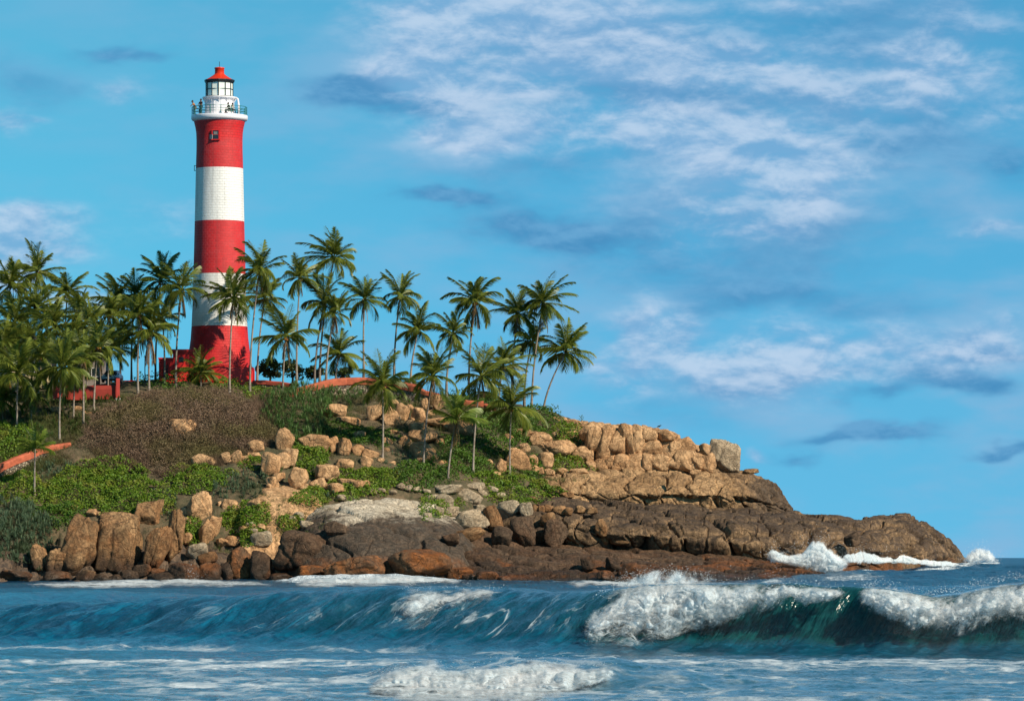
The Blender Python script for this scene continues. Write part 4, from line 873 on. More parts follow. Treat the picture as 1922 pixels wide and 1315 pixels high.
# ---------------------------------------------------------------- people on the balcony
def person(px, side_ang, rad, label, joints, shirt, legs_, hair=True, rz=0.0):
    """joints in metres above the balcony, x to the person's left, -y forward"""
    r_ = rad * LS; xw = lx + r_ * math.sin(side_ang); yw = ly - r_ * math.cos(side_ang); zw = lz0 + lp(0, 217.2)[1]
    me = bpy.data.meshes.new('person'); J = joints; names = list(J); ed = []
    E = [('hip', 'waist'), ('waist', 'chest'), ('chest', 'neck'), ('neck', 'head'), ('head', 'crown'), ('chest', 'shl'), ('shl', 'ell'), ('ell', 'hal'), ('chest', 'shr'), ('shr', 'elr'), ('elr', 'har'), ('hip', 'hil'), ('hil', 'knl'), ('knl', 'anl'), ('anl', 'tol'), ('hip', 'hir'), ('hir', 'knr'), ('knr', 'anr'), ('anr', 'tor')]
    RAD = dict(hip=.13, waist=.12, chest=.14, neck=.055, head=.10, crown=.085, shl=.065, shr=.065, ell=.045, elr=.045, hal=.035, har=.035, hil=.09, hir=.09, knl=.06, knr=.06, anl=.04, anr=.04, tol=.035, tor=.035)
    def skin(nm, E_, scale, m, parent, sub=1):
        used = [n_ for n_ in names if any(n_ in e_ for e_ in E_)]; ix = {n_: i for i, n_ in enumerate(used)}
        me = bpy.data.meshes.new(nm); me.from_pydata([J[n_] for n_ in used], [(ix[a], ix[b]) for a, b in E_], []); me.materials.append(m)
        o = bpy.data.objects.new(nm, me); COL.objects.link(o); md = o.modifiers.new('skin', 'SKIN')
        for n_ in used:
            r0 = RAD[n_] * scale; me.skin_vertices[0].data[ix[n_]].radius = (r0, r0)
        me.skin_vertices[0].data[0].use_root = True
        sb = o.modifiers.new('sub', 'SUBSURF'); sb.levels = sub; sb.render_levels = sub
        if parent is not None: o.parent = parent
        return o
    b = skin('person', E, 1.0, M_SKIN, None); b.location = (xw, yw, zw); b.rotation_euler = (0, 0, rz); tag(b, label, 'person', 'visitors on the lighthouse balcony')
    skin('top', [e_ for e_ in E if e_ in (('hip', 'waist'), ('waist', 'chest'), ('chest', 'shl'), ('chest', 'shr'), ('shl', 'ell'), ('shr', 'elr'))], 1.22, shirt, b)
    skin('trousers', [e_ for e_ in E if e_ in (('hip', 'hil'), ('hip', 'hir'), ('hil', 'knl'), ('hir', 'knr'), ('knl', 'anl'), ('knr', 'anr'))], 1.28, legs_, b)
    h_ = MB(); th = Vector(J['crown']) ; h_.lathe([(.001, .13), (.07, .11), (.11, .04), (.115, -.03), (.10, -.07)], 12, th + Vector((0, .02, 0))); h_.build('hair', M_HAIR, b, True)
    # face: nose, eyes and mouth small on the front
    f_ = MB(); hd = Vector(J['head']); f_.box(hd + Vector((0, -.105, .02)), (.03, .04, .05), 0, .008); f_.box(hd + Vector((0, -.10, -.04)), (.05, .015, .012)); 
    for s_ in (-1, 1): f_.box(hd + Vector((s_ * .035, -.10, .05)), (.02, .015, .012)); f_.box(hd + Vector((s_ * .105, 0, .02)), (.02, .04, .06), 0, .005)
    f_.build('face', M_SKIN, b)
    hn = MB()
    for k_ in ('hal', 'har'):
        hp = Vector(J[k_])
        for q in range(4): hn.tube([hp + Vector((-.025 + q * .017, 0, -.02)), hp + Vector((-.025 + q * .017, -.02, -.07 - .01 * (q in (1, 2)))), hp + Vector((-.025 + q * .017, -.035, -.10))], [.009, .008, .006], 5)
        hn.tube([hp + Vector((.035, -.01, 0)), hp + Vector((.055, -.03, -.04))], [.010, .007], 5)
    hn.build('fingers', M_SKIN, b)
    return b
stand = dict(hip=(0, 0, .92), waist=(0, 0, 1.08), chest=(0, .01, 1.30), neck=(0, 0, 1.46), head=(0, -.01, 1.58), crown=(0, 0, 1.66), shl=(.18, 0, 1.38), ell=(.25, -.10, 1.14), hal=(.16, -.32, 1.05), shr=(-.18, 0, 1.38), elr=(-.25, -.10, 1.14), har=(-.16, -.32, 1.05), hil=(.09, 0, .86), knl=(.10, -.03, .48), anl=(.10, .02, .08), tol=(.11, -.14, .04), hir=(-.09, 0, .86), knr=(-.10, -.01, .48), anr=(-.10, .03, .08), tor=(-.11, -.13, .04))
lean = dict(stand); lean.update(chest=(0, -.16, 1.24), neck=(0, -.24, 1.38), head=(0, -.30, 1.48), crown=(0, -.30, 1.56), waist=(0, -.07, 1.06), shl=(.18, -.17, 1.30), shr=(-.18, -.17, 1.30), ell=(.24, -.34, 1.12), elr=(-.24, -.34, 1.12), hal=(.16, -.50, 1.02), har=(-.16, -.50, 1.02))
sit = dict(stand); sit.update(hip=(0, .05, .42), waist=(0, .03, .58), chest=(0, -.04, .80), neck=(0, -.08, .95), head=(0, -.11, 1.06), crown=(0, -.11, 1.14), shl=(.17, -.05, .88), shr=(-.17, -.05, .88), ell=(.24, -.18, .66), elr=(-.24, -.18, .66), hal=(.12, -.38, .60), har=(-.12, -.38, .60), hil=(.10, 0, .40), hir=(-.10, 0, .40), knl=(.14, -.42, .44), knr=(-.14, -.42, .44), anl=(.14, -.40, .07), anr=(-.14, -.40, .07), tol=(.14, -.54, .04), tor=(-.14, -.54, .04))
person(364, R(-74), 47, 'person in an orange and tan outfit leaning out over the left railing of the balcony', lean, clothm('orange', (.55, .22, .07)), clothm('tan', (.42, .26, .12)), rz=R(-75))
person(379, R(-52), 42, 'person in black standing upright at the left of the balcony', stand, clothm('black', (.008, .008, .012)), clothm('black', (.008, .008, .012)), rz=R(-30))
person(432, R(27), 45, 'person in a dark green top crouching behind the railing at the right', sit, clothm('dark_green', (.01, .06, .04)), clothm('black', (.01, .01, .012)), rz=R(-60))
person(438, R(38), 42, 'person in a black and white outfit crouching rightmost on the balcony', sit, clothm('white', (.5, .5, .5)), clothm('black', (.01, .01, .012)), rz=R(40))
# small birds on the crest
def bird(px, py, d, label):
    x, y, z = pw(px, py, d); e = empty('crow', (x, y, z)); tag(e, label, 'bird')
    b_ = MB(); b_.tube([(-.26, 0, .10), (-.10, 0, .16), (.06, 0, .20), (.16, 0, .25)], [.02, .07, .085, .05], 8); b_.tube([(.15, 0, .25), (.21, 0, .29), (.30, 0, .27)], [.05, .05, .005], 8)
    b_.tube([(0, .03, 0), (.0, .03, .14)], .012, 4); b_.tube([(0, -.03, 0), (.0, -.03, .14)], .012, 4); b_.build('body', M_HAIR, e, True)
bird(1237, 802.5, 488, 'small black bird perched on the skyline stones of the crest')
# ---------------------------------------------------------------- coconut palms
def blades(base, tip, side, width, mid_drop=None):
    """narrow two-part leaf blades: base, tip, side vectors (n,3); returns verts (n,6,3)"""
    mid = base * .5 + tip * .5
    if mid_drop is not None: mid = mid + mid_drop
    w = width[:, None] * side
    return np.stack([base - w * .35, base + w * .35, mid - w * .5, mid + w * .5, tip - w * .06, tip + w * .06], 1)
BF = np.array([[0, 1, 3, 2], [2, 3, 5, 4]])
def crown_mesh(seed, nf=22, L=2.9, upright=0.0, wind=.15, dead=1):
    r = np.random.RandomState(seed); V = []; Q = []; n = 0; RV = MB()
    for k in range(nf):
        az = k * 2.39996 + r.uniform(-.25, .25); u = (k + .5) / nf
        el = R(86 - 118 * u ** (1.15 + upright) + r.uniform(-15, 15)) if upright < .5 else R(84 - 75 * u + r.uniform(-7, 7))
        if r.uniform() < .10 and 0 < upright + .5 and k > 3 and upright < .5: continue
        Lf = L * r.uniform(.68, 1.12) * (.80 + .25 * math.sin(math.pi * min(1, u + .2)))
        m = 16; t = np.linspace(0, 1, m); droop = r.uniform(.65, 1.75) * (.55 + .45 * u) * (1 - .45 * upright)
        ang = el - droop * t ** 1.6; ds = Lf / (m - 1)
        rr_ = np.concatenate([[0], np.cumsum(np.cos(ang[:-1]) * ds)]); zz = np.concatenate([[0], np.cumsum(np.sin(ang[:-1]) * ds)])
        hd = np.array([math.cos(az), math.sin(az), 0]); pth = hd[None] * rr_[:, None] + np.array([0, 0, 1.])[None] * zz[:, None]
        pth = pth + np.array([-wind, 0, 0])[None] * (t[:, None] ** 2) * Lf
        RV.tube(pth, np.linspace(.045, .008, m), 4, False)
        nl = 40; tl = np.linspace(.14, .995, nl); P = np.stack([np.interp(tl, t, pth[:, j]) for j in range(3)], -1)
        T = np.stack([np.interp(tl, t, np.gradient(pth[:, j])) for j in range(3)], -1); T /= np.linalg.norm(T, axis=1)[:, None]
        S_ = np.cross(T, np.array([0, 0, 1.])); S_ /= np.linalg.norm(S_, axis=1)[:, None] + 1e-6; U_ = np.cross(S_, T)
        ll = (.84 * np.sin(np.pi * (tl * .80 + .16)) ** .7 + .10) * r.uniform(.9, 1.1) * L / 2.9
        for sgn in (-1, 1):
            sw = .62 + .5 * tl; fold = r.uniform(-.25, .10)
            D = S_ * sgn * np.cos(sw)[:, None] * 1.0 + T * np.sin(sw)[:, None] + U_ * fold; D /= np.linalg.norm(D, axis=1)[:, None]
            D = D + r.normal(size=D.shape) * .07
            tip = P + D * ll[:, None] + np.array([-wind * .5, 0, -1.])[None] * (ll * r.uniform(.22, .60))[:, None] * (.6 + .8 * u)
            w = np.full(nl, .072) * (L / 2.9)
            B = blades(P, tip, T * .8 + U_ * .6 * sgn, w, U_ * (ll * .10)[:, None])
            V.append(B.reshape(-1, 3)); Q.append((np.arange(nl)[:, None, None] * 6 + BF[None]).reshape(-1, 4) + n); n += nl * 6
    Vr = np.concatenate(RV.V); Qr = np.concatenate(RV.Q) + n
    return np.concatenate(V + [Vr]), np.concatenate(Q + [Qr])
def dead_fronds(seed, k=3):
    r = np.random.RandomState(seed); V = []; Q = []; n = 0
    for i in range(k):
        az = r.uniform(0, 6.28); L_ = r.uniform(1.6, 2.6); nl = 24; tl = np.linspace(.05, 1, nl)
        P = np.stack([math.cos(az) * .35 * np.sin(tl * 1.4), math.sin(az) * .35 * np.sin(tl * 1.4), -L_ * tl ** 1.1], -1)
        for sgn in (-1, 1):
            D = np.stack([np.full(nl, -math.sin(az) * sgn * .25), np.full(nl, math.cos(az) * sgn * .25), np.full(nl, -.55)], -1) * r.uniform(.6, 1.1, (nl, 1))
            B = blades(P, P + D * .8, np.stack([np.full(nl, math.cos(az)), np.full(nl, math.sin(az)), np.zeros(nl)], -1), np.full(nl, .05)); V.append(B.reshape(-1, 3)); Q.append((np.arange(nl)[:, None, None] * 6 + BF[None]).reshape(-1, 4) + n); n += nl * 6
    return np.concatenate(V), np.concatenate(Q)
CROWNS = []
for k in range(14):
    V, Q = crown_mesh(100 + k, 19 + k % 5 * 2, 2.9, 0, -.05 + .06 * (k % 5)); CROWNS.append(mk('crown', V, Q, L_PALM, None, False))
YOUNG = [mk('crown', *crown_mesh(300 + k, 15, 2.9, .8, .05), L_PALM2, None, False) for k in range(2)]
DEADM = [mk('dry_fronds', *dead_fronds(400 + k, 3 + k), L_DEAD, None, False) for k in range(3)]
for o in CROWNS + YOUNG + DEADM: COL.objects.unlink(o)
m_, g = mat('palm_bark'); p_ = pos(g); x_, y_, z_ = g.xyz(p_)[:3]; n_ = g.noise(p_, 3.0, 5, .7); wv = g.noise(g.comb(g.m('MULTIPLY', x_, 1.0), g.m('MULTIPLY', y_, 1.0), g.m('MULTIPLY', z_, 8.0)), 1.0, 3, .6)
c_ = g.mix(g.ss(n_, .35, .65), (.32, .27, .22), (.19, .145, .11)); c_ = g.mix(g.m('MULTIPLY', g.ss(wv, .5, .7), .5), c_, (.10, .075, .055)); pset(g, c_, .85, g.bump(wv, .6, .05)); M_BARK = m_
M_NUT = simple('coconut', (.20, .16, .03), .5, 0, .2); M_NUTO = simple('coconut_orange', (.42, .16, .03), .5, 0, .2)
PALMS = [ # crown x,y, radius, base x,y, distance (None: on the slope), kind, dead, label
 (70,512,52,66,700,494,0,1,'tallest palm of the left grove, its head clear against the white cloud'),
 (18,535,58,20,720,490,0,0,'palm at the left edge just below the tallest head of the grove'),
 (126,552,50,122,720,492,0,0,'palm with a spiky round head right of the tallest one in the left grove'),
 (28,605,58,30,740,484,0,1,'middle palm at the left edge in front of the cream house'),
 (103,612,56,100,745,482,0,0,'dense palm in the middle of the left grove'),
 (168,612,50,163,745,482,0,0,'palm at the right side of the left grove, above the small grey house'),
 (34,702,66,32,812,None,0,0,'low front palm at the left with pale fronds over its thin straight trunk'),
 (116,690,60,112,832,None,0,1,'front palm whose bare trunk ends beside the lower orange wall'),
 (158,672,52,157,797,None,0,1,'front palm right of the one by the lower orange wall'),
 (184,652,52,176,776,None,0,1,'front palm with yellow dry fronds nearest the parked car'),
 (219,562,50,226,712,497,0,0,'palm behind the parked car, left of a close pair of heads'),
 (252,556,52,247,716,496,0,0,'palm standing behind the white balustrade'),
 (302,528,52,292,712,494,0,0,'palm just left of the lighthouse whose head overlaps its neighbour'),
 (341,545,56,330,709,482,0,1,'palm with a pale curved trunk in front of the annex, fronds touching the white band'),
 (281,622,64,280,726,480,0,1,'broad drooping palm hanging in front of the annex left corner'),
 (262,590,48,259,732,479,0,1,'palm behind the broad drooping one, trunk curved at the foot'),
 (305,600,44,309,712,486,0,0,'slim palm half hidden between the annex and the broad drooping one'),
 (438,560,54,431,732,478,0,1,'palm standing right in front of the lighthouse shaft'),
 (487,508,54,469,730,481,0,1,'tall palm touching the right side of the lighthouse'),
 (497,560,44,483,712,489,0,1,'thinner palm just behind the tall one at the right side of the lighthouse'),
 (563,522,42,557,715,489,0,1,'tall slim palm with a small head between the lighthouse and the highest palm'),
 (627,484,54,600,706,492,0,0,'highest palm of the row right of the lighthouse'),
 (608,570,50,591,706,490,0,1,'palm with a leaning trunk just below the highest one'),
 (628,588,44,612,706,489,0,1,'palm crowding the leaning one below the highest head'),
 (537,632,60,531,746,482.5,0,1,'dark full palm in front of the undergrowth right of the lighthouse'),
 (637,664,52,630,708,492,0,0,'low wide palm behind the long hilltop wall'),
 (684,562,48,683,692,493,0,1,'straight palm above the middle of the long hilltop wall'),
 (751,556,48,740,695,493,0,1,'palm with a slightly curved trunk right of the straight one'),
 (785,620,48,771,705,491,0,0,'palm with a tilted head right of the curved-trunk one'),
 (851,626,40,838,722,492,0,1,'thin ragged palm with a shrivelled brown frond'),
 (892,566,56,880,720,493,0,1,'tall palm standing clear above the middle of the right group'),
 (972,590,48,962,708,493,0,1,'palm with long brown hanging fronds in the right group'),
 (1020,568,54,998,760,491,0,1,'tallest palm near the right end of the row'),
 (1062,660,58,1020,766,492,0,0,'rightmost palm, leaning out to the right over the crest'),
 (998,642,42,984,740,493,0,0,'short palm half hidden between the two at the right end'),
 (944,688,50,936,765,490,0,0,'dark low palm behind the trunks of the right group'),
 (718,722,62,718,868,None,0,0,'front palm with a straight dark trunk among the tan boulders'),
 (812,706,60,795,880,None,0,1,'front palm with a leaning trunk right of the straight dark one'),
 (903,706,58,888,893,None,0,1,'front palm with a pale S-curved trunk and an orange hanging frond'),
 (960,765,66,957,894,None,0,0,'front palm with a low wide head and straight trunk, rightmost on the slope'),
 (857,788,58,841,903,None,1,1,'young bright green palm with upright fronds between two taller front palms'),
 (66,842,44,65,932,None,1,0,'small young palm in front of the lower orange wall'),
 (377,700,46,377,722,481,0,0,'stemless dark young palm growing against the annex and the lighthouse foot'),
 (205,592,44,208,712,490,0,1,'small-headed palm between the left grove and the parked car'),
 (232,630,40,225,716,488,0,0,'low palm with thin yellow fronds over the parked car'),
 (66,580,50,60,742,486,0,0,'palm in the middle of the left grove whose head fills the gap below the tallest'),
 (140,640,48,138,752,480,0,0,'palm crown low in the left grove in front of the dark roof'),
 (4,655,56,2,760,480,0,0,'palm cut by the left edge with its head over the orange wall'),
 (6,752,52,5,850,466,0,1,'low palm cut by the left edge, hanging over the yellow-green shrub'),
 (206,655,44,203,730,480,0,0,'palm with a short trunk standing before the small grey house and the car'),
 (140,715,44,138,800,468,0,0,'low palm head just above the dark red wall'),
 (60,745,48,58,820,466,0,0,'low palm head between the two front palms at the left'),
 (150,585,46,148,735,488,0,1,'palm head filling the right part of the left grove'),
 (48,640,50,46,750,480,0,1,'palm head right in front of the cream house'),
 (75,668,50,72,770,477,0,0,'palm head just left of the dark roof in the left grove'),
]
def sph(c, r, n=6):
    V, T = ICO[3] if False else ICO_S; return V * r + np.array(c), T
ICO_S = ico(2)
for i, (cx, cy, rad, bx, by, d, kind, dead, lab) in enumerate(PALMS):
    onslope = d is None
    if onslope: d = gd(bx, by, 470)
    B = np.array(pw(bx, by, d)); r = random.Random(i * 5 + 1)
    if not onslope: B[2] -= .3
    C = np.array(pw(cx, cy, d + r.uniform(-.6, .6)))
    e = empty('coconut_palm', tuple(B)); tag(e, lab, 'palm tree', 'coconut palms on the headland')
    H = C - B; t = np.linspace(0, 1, 14); sgn = 1 if r.random() < .5 else -1; sw = (.10 + .03 * abs(H[0])) * (1 if H[0] > 0 else -1) * H[2] * .12
    pth = np.stack([H[0] * (t ** 1.35) + sw * np.sin(np.pi * t) * -.6, H[1] * t + .15 * np.sin(np.pi * t) * sgn, H[2] * t], -1); pth[0, 2] -= .5 if onslope else 2.0
    rt = (.125 - .055 * t); rt[0] *= 1.7; rt[1] *= 1.2; rt = rt * (1.0 if H[2] > 5 else .85)
    b_ = MB(); b_.tube(pth, rt, 9); b_.build('trunk', M_BARK, e, True)
    src = YOUNG[i % 2] if kind else CROWNS[(i * 5 + 2) % 14]
    c = src.copy(); COL.objects.link(c); c.name = 'crown'; c.parent = e; c.location = tuple(H); sc = rad * d / F / 2.9 * 1.13
    c.scale = (sc, sc, sc * r.uniform(.95, 1.1)); c.rotation_euler = (r.uniform(-.12, .12), r.uniform(-.12, .12) + H[0] / max(H[2], 1) * .3, r.uniform(0, 6.28))
    nb = MB(); mm = M_NUTO if i % 3 == 0 else M_NUT
    for q in range(9 if H[2] > 3 else 0):
        a = r.uniform(0, 6.28); V, T = ICO_S; nb.add(V * np.array([.12, .12, .15]) * r.uniform(.8, 1.1) + H + np.array([math.cos(a) * r.uniform(.15, .32), math.sin(a) * .28, -r.uniform(.05, .40)]), None, T)
    if nb.V: nb.build('coconuts', mm, e, True)
    if dead:
        c = DEADM[i % 3].copy(); COL.objects.link(c); c.name = 'dry_fronds'; c.parent = e; c.location = tuple(H + np.array([0, 0, -.1])); s2 = sc * r.uniform(.8, 1.15); c.scale = (s2, s2, s2); c.rotation_euler = (0, 0, r.uniform(0, 6.28))

# ---------------------------------------------------------------- shrubs, creepers, scrub
def patch_points(ell, n, r, clump=True):
    """random land points inside an ellipse of the photograph -> px, py, k (1 in the middle, 0 at the rim), XYZ"""
    cx, cy, w, h = ell; a = r.uniform(0, 2 * np.pi, n); q = np.sqrt(r.uniform(0, 1, n)); wob = 1 + .16 * np.sin(a * 3 + r.uniform(0, 6)) + .10 * np.sin(a * 7 + r.uniform(0, 6))
    px = cx + w / 2 * q * np.cos(a) * wob; py = cy + h / 2 * q * np.sin(a) * wob
    d = ground_d(px, np.minimum(py, 1088), np.nan); ok = ~np.isnan(d); px, py, q, d = px[ok], py[ok], q[ok], d[ok]
    return px, py, 1 - q ** 2, np.stack(pw(px, py, d), -1)
def creeper(ell, m, label, hgt=.7, dens_=1.0, leaf=.15, seed=0, group=None, name='shrub', cat='shrub', kind=None):
    r = np.random.RandomState(seed + int(ell[0]) * 3 + int(ell[1])); cx, cy, w, h = ell; sc = 460 / F
    n = int(w * h * sc * sc * 130 * dens_ / (leaf / .15) ** 1.6)
    px, py, k, G_ = patch_points(ell, n, r)
    if not len(G_): return
    kp = fbm(G_ * np.array([.9, .5, .9]) + seed + 5, 3) > -.30; px, py, k, G_ = px[kp], py[kp], k[kp], G_[kp]
    lump = .30 + 1.15 * np.clip(fbm(G_ * np.array([.85, .45, .85]) + seed, 3) + .45, 0, 1.2)
    top = 1.25 * hgt * np.sqrt(np.clip(k, .02, 1)) * lump; n = len(G_)
    P = G_ + np.stack([r.normal(size=n) * .08, r.normal(size=n) * .08, top * (1 - .55 * r.uniform(size=n) ** 2.2)], -1)
    # leaf cards: little folded diamonds, mostly facing up and out
    N = r.normal(size=(n, 3)) * .75 + np.array([0, -.35, .85]); N /= np.linalg.norm(N, axis=1)[:, None]
    A = np.cross(N, r.normal(size=(n, 3))); A /= np.linalg.norm(A, axis=1)[:, None]; Bv = np.cross(N, A)
    s = leaf * r.uniform(.6, 1.25, n)[:, None]
    V = np.stack([P - A * s, P - Bv * s * .62 - N * s * .12, P + A * s, P + Bv * s * .62 - N * s * .12], 1).reshape(-1, 3)
    loc = tuple(G_.mean(0)); o = mk(name, V, np.arange(n * 4).reshape(-1, 4), m, None, False, loc=loc)
    return tag(o, label, cat, group, kind)
def spiky(ell, m, label, hgt=1.0, blade=.75, rose=1.0, seed=0, group=None, name='pandanus_bush', cat='bush', mound=1.0, width=.05):
    r = np.random.RandomState(seed + int(ell[0]) * 3 + int(ell[1])); cx, cy, w, h = ell; sc = 460 / F
    nr = max(4, int(w * h * sc * sc * 4.2 * rose)); px, py, k, G_ = patch_points(ell, nr, r); nr = len(G_)
    if not nr: return
    C = G_ + np.stack([np.zeros(nr), np.zeros(nr), hgt * mound * np.sqrt(np.clip(k, .05, 1)) * r.uniform(.35, 1, nr)], -1)
    nb = 26; az = r.uniform(0, 2 * np.pi, (nr, nb)); el = r.uniform(-.15, 1.45, (nr, nb)); L = blade * r.uniform(.6, 1.15, (nr, nb))
    D = np.stack([np.cos(az) * np.cos(el), np.sin(az) * np.cos(el), np.sin(el)], -1); B = np.broadcast_to(C[:, None], D.shape)
    T = B + D * L[..., None] + np.array([0, 0, -1.]) * (L * r.uniform(.15, .55, L.shape) * np.cos(el))[..., None]
    S_ = np.stack([-np.sin(az), np.cos(az), np.zeros_like(az)], -1)
    n = nr * nb; Bl = blades(B.reshape(-1, 3), T.reshape(-1, 3), S_.reshape(-1, 3), np.full(n, width), np.array([0, 0, 1.]) * (L.reshape(-1, 1) * .10))
    o = mk(name, Bl.reshape(-1, 3), (np.arange(n)[:, None, None] * 6 + BF[None]).reshape(-1, 4), m, None, False, loc=tuple(G_.mean(0)))
    return tag(o, label, cat, group)
def stems(region, n, m, label, hgt=(.6, 1.3), width=.03, seed=0, name='dry_scrub', kind='stuff', spread=.5, cl=14, clump_sc=.25, cut=-.2, cat='scrub', lean=0.0):
    """region: polygon in the photograph"""
    r = np.random.RandomState(seed); Pg = np.array(region, float); lo, hi = Pg.min(0), Pg.max(0)
    m_ = int(n / cl * 2.2); q = r.uniform(lo, hi, (m_, 2)); ins = np.zeros(m_, bool)
    j = len(Pg) - 1
    for i in range(len(Pg)):
        a, b = Pg[i], Pg[j]; c = ((a[1] > q[:, 1]) != (b[1] > q[:, 1])) & (q[:, 0] < (b[0] - a[0]) * (q[:, 1] - a[1]) / (b[1] - a[1] + 1e-9) + a[0]); ins ^= c; j = i
    q = q[ins]; d = ground_d(q[:, 0], q[:, 1], np.nan); ok = ~np.isnan(d); q, d = q[ok], d[ok]; G_ = np.stack(pw(q[:, 0], q[:, 1], d), -1)
    nz = fbm(G_ * clump_sc + seed, 3); G_ = G_[nz > cut]; nz = nz[nz > cut]; c_ = len(G_)
    base = np.repeat(G_, cl, 0) + r.normal(size=(c_ * cl, 3)) * np.array([.16, .16, .0]); n = len(base); hh = r.uniform(hgt[0], hgt[1], n) * np.repeat(np.clip(1 + nz, .5, 1.5), cl)
    D = r.normal(size=(n, 3)) * spread; D[:, 2] = 1; D[:, 0] += lean; D /= np.linalg.norm(D, axis=1)[:, None]; base[:, 2] -= .1
    T = base + D * hh[:, None]; S_ = np.cross(D, r.normal(size=(n, 3))); S_ /= np.linalg.norm(S_, axis=1)[:, None]
    Bl = blades(base, T, S_, np.full(n, width), r.normal(size=(n, 3)) * .06)
    o = mk(name, Bl.reshape(-1, 3), (np.arange(n)[:, None, None] * 6 + BF[None]).reshape(-1, 4), m, None, False); tag(o, label, cat, kind=kind); return o
stems([(150,880),(165,800),(230,755),(300,738),(420,735),(505,742),(512,800),(520,826),(470,850),(440,868),(380,880),(330,900),(260,880),(200,890)], 52000, L_SCRUB, 'thick dry brown brush covering the slope below the lighthouse', (.5, 1.3), .026, 5, cat='dry brush', spread=.9)
for i_, (e_, h_) in enumerate([((335, 800, 330, 120), 1.9), ((420, 800, 180, 110), 1.7), ((250, 830, 190, 90), 1.4), ((300, 860, 240, 50), 1.0)]):
    creeper(e_, L_SCRUB, 'dense brown twiggy top of the dry brush mound', h_, .55, .085, 61 + i_, None, 'dry_scrub', 'dry brush', 'stuff')
stems([(160,790),(230,750),(330,736),(500,738),(505,760),(330,765),(200,800)], 9000, leafmat('stem_olive', (.10, .10, .03), (.07, .085, .02), None, .8, .15), 'olive grass fringing the top of the dry brown brush', (.3, .7), .03, 6, name='olive_grass', cat='grass')
stems([(-60,770),(0,765),(100,752),(220,745),(500,725),(640,735),(800,735),(900,762),(1050,785),(1110,860),(1100,900),(900,915),(640,905),(560,880),(520,780),(300,742),(150,800),(130,860),(180,900),(0,935),(-60,940)], 80000, L_GRASS, 'short dull green and brown grass between the rocks and palms', (.2, .6), .03, 8, name='slope_grass', cut=-.12, cat='grass')
stems([(-60,765),(60,752),(220,742),(255,745),(170,790),(150,840),(135,870),(0,900),(-60,940)], 34000, L_GRASS, 'tangled green undergrowth beneath the front palms at the left', (.3, .9), .034, 21, name='undergrowth', cut=-.25, cat='undergrowth', spread=.8)
stems([(330,960),(460,900),(640,930),(620,985),(500,1020),(420,1040),(340,1000)], 6000, L_GRASS, 'thin grass between the shore shrubs', (.15, .4), .026, 9, name='shore_grass', cut=-.1, cat='grass')
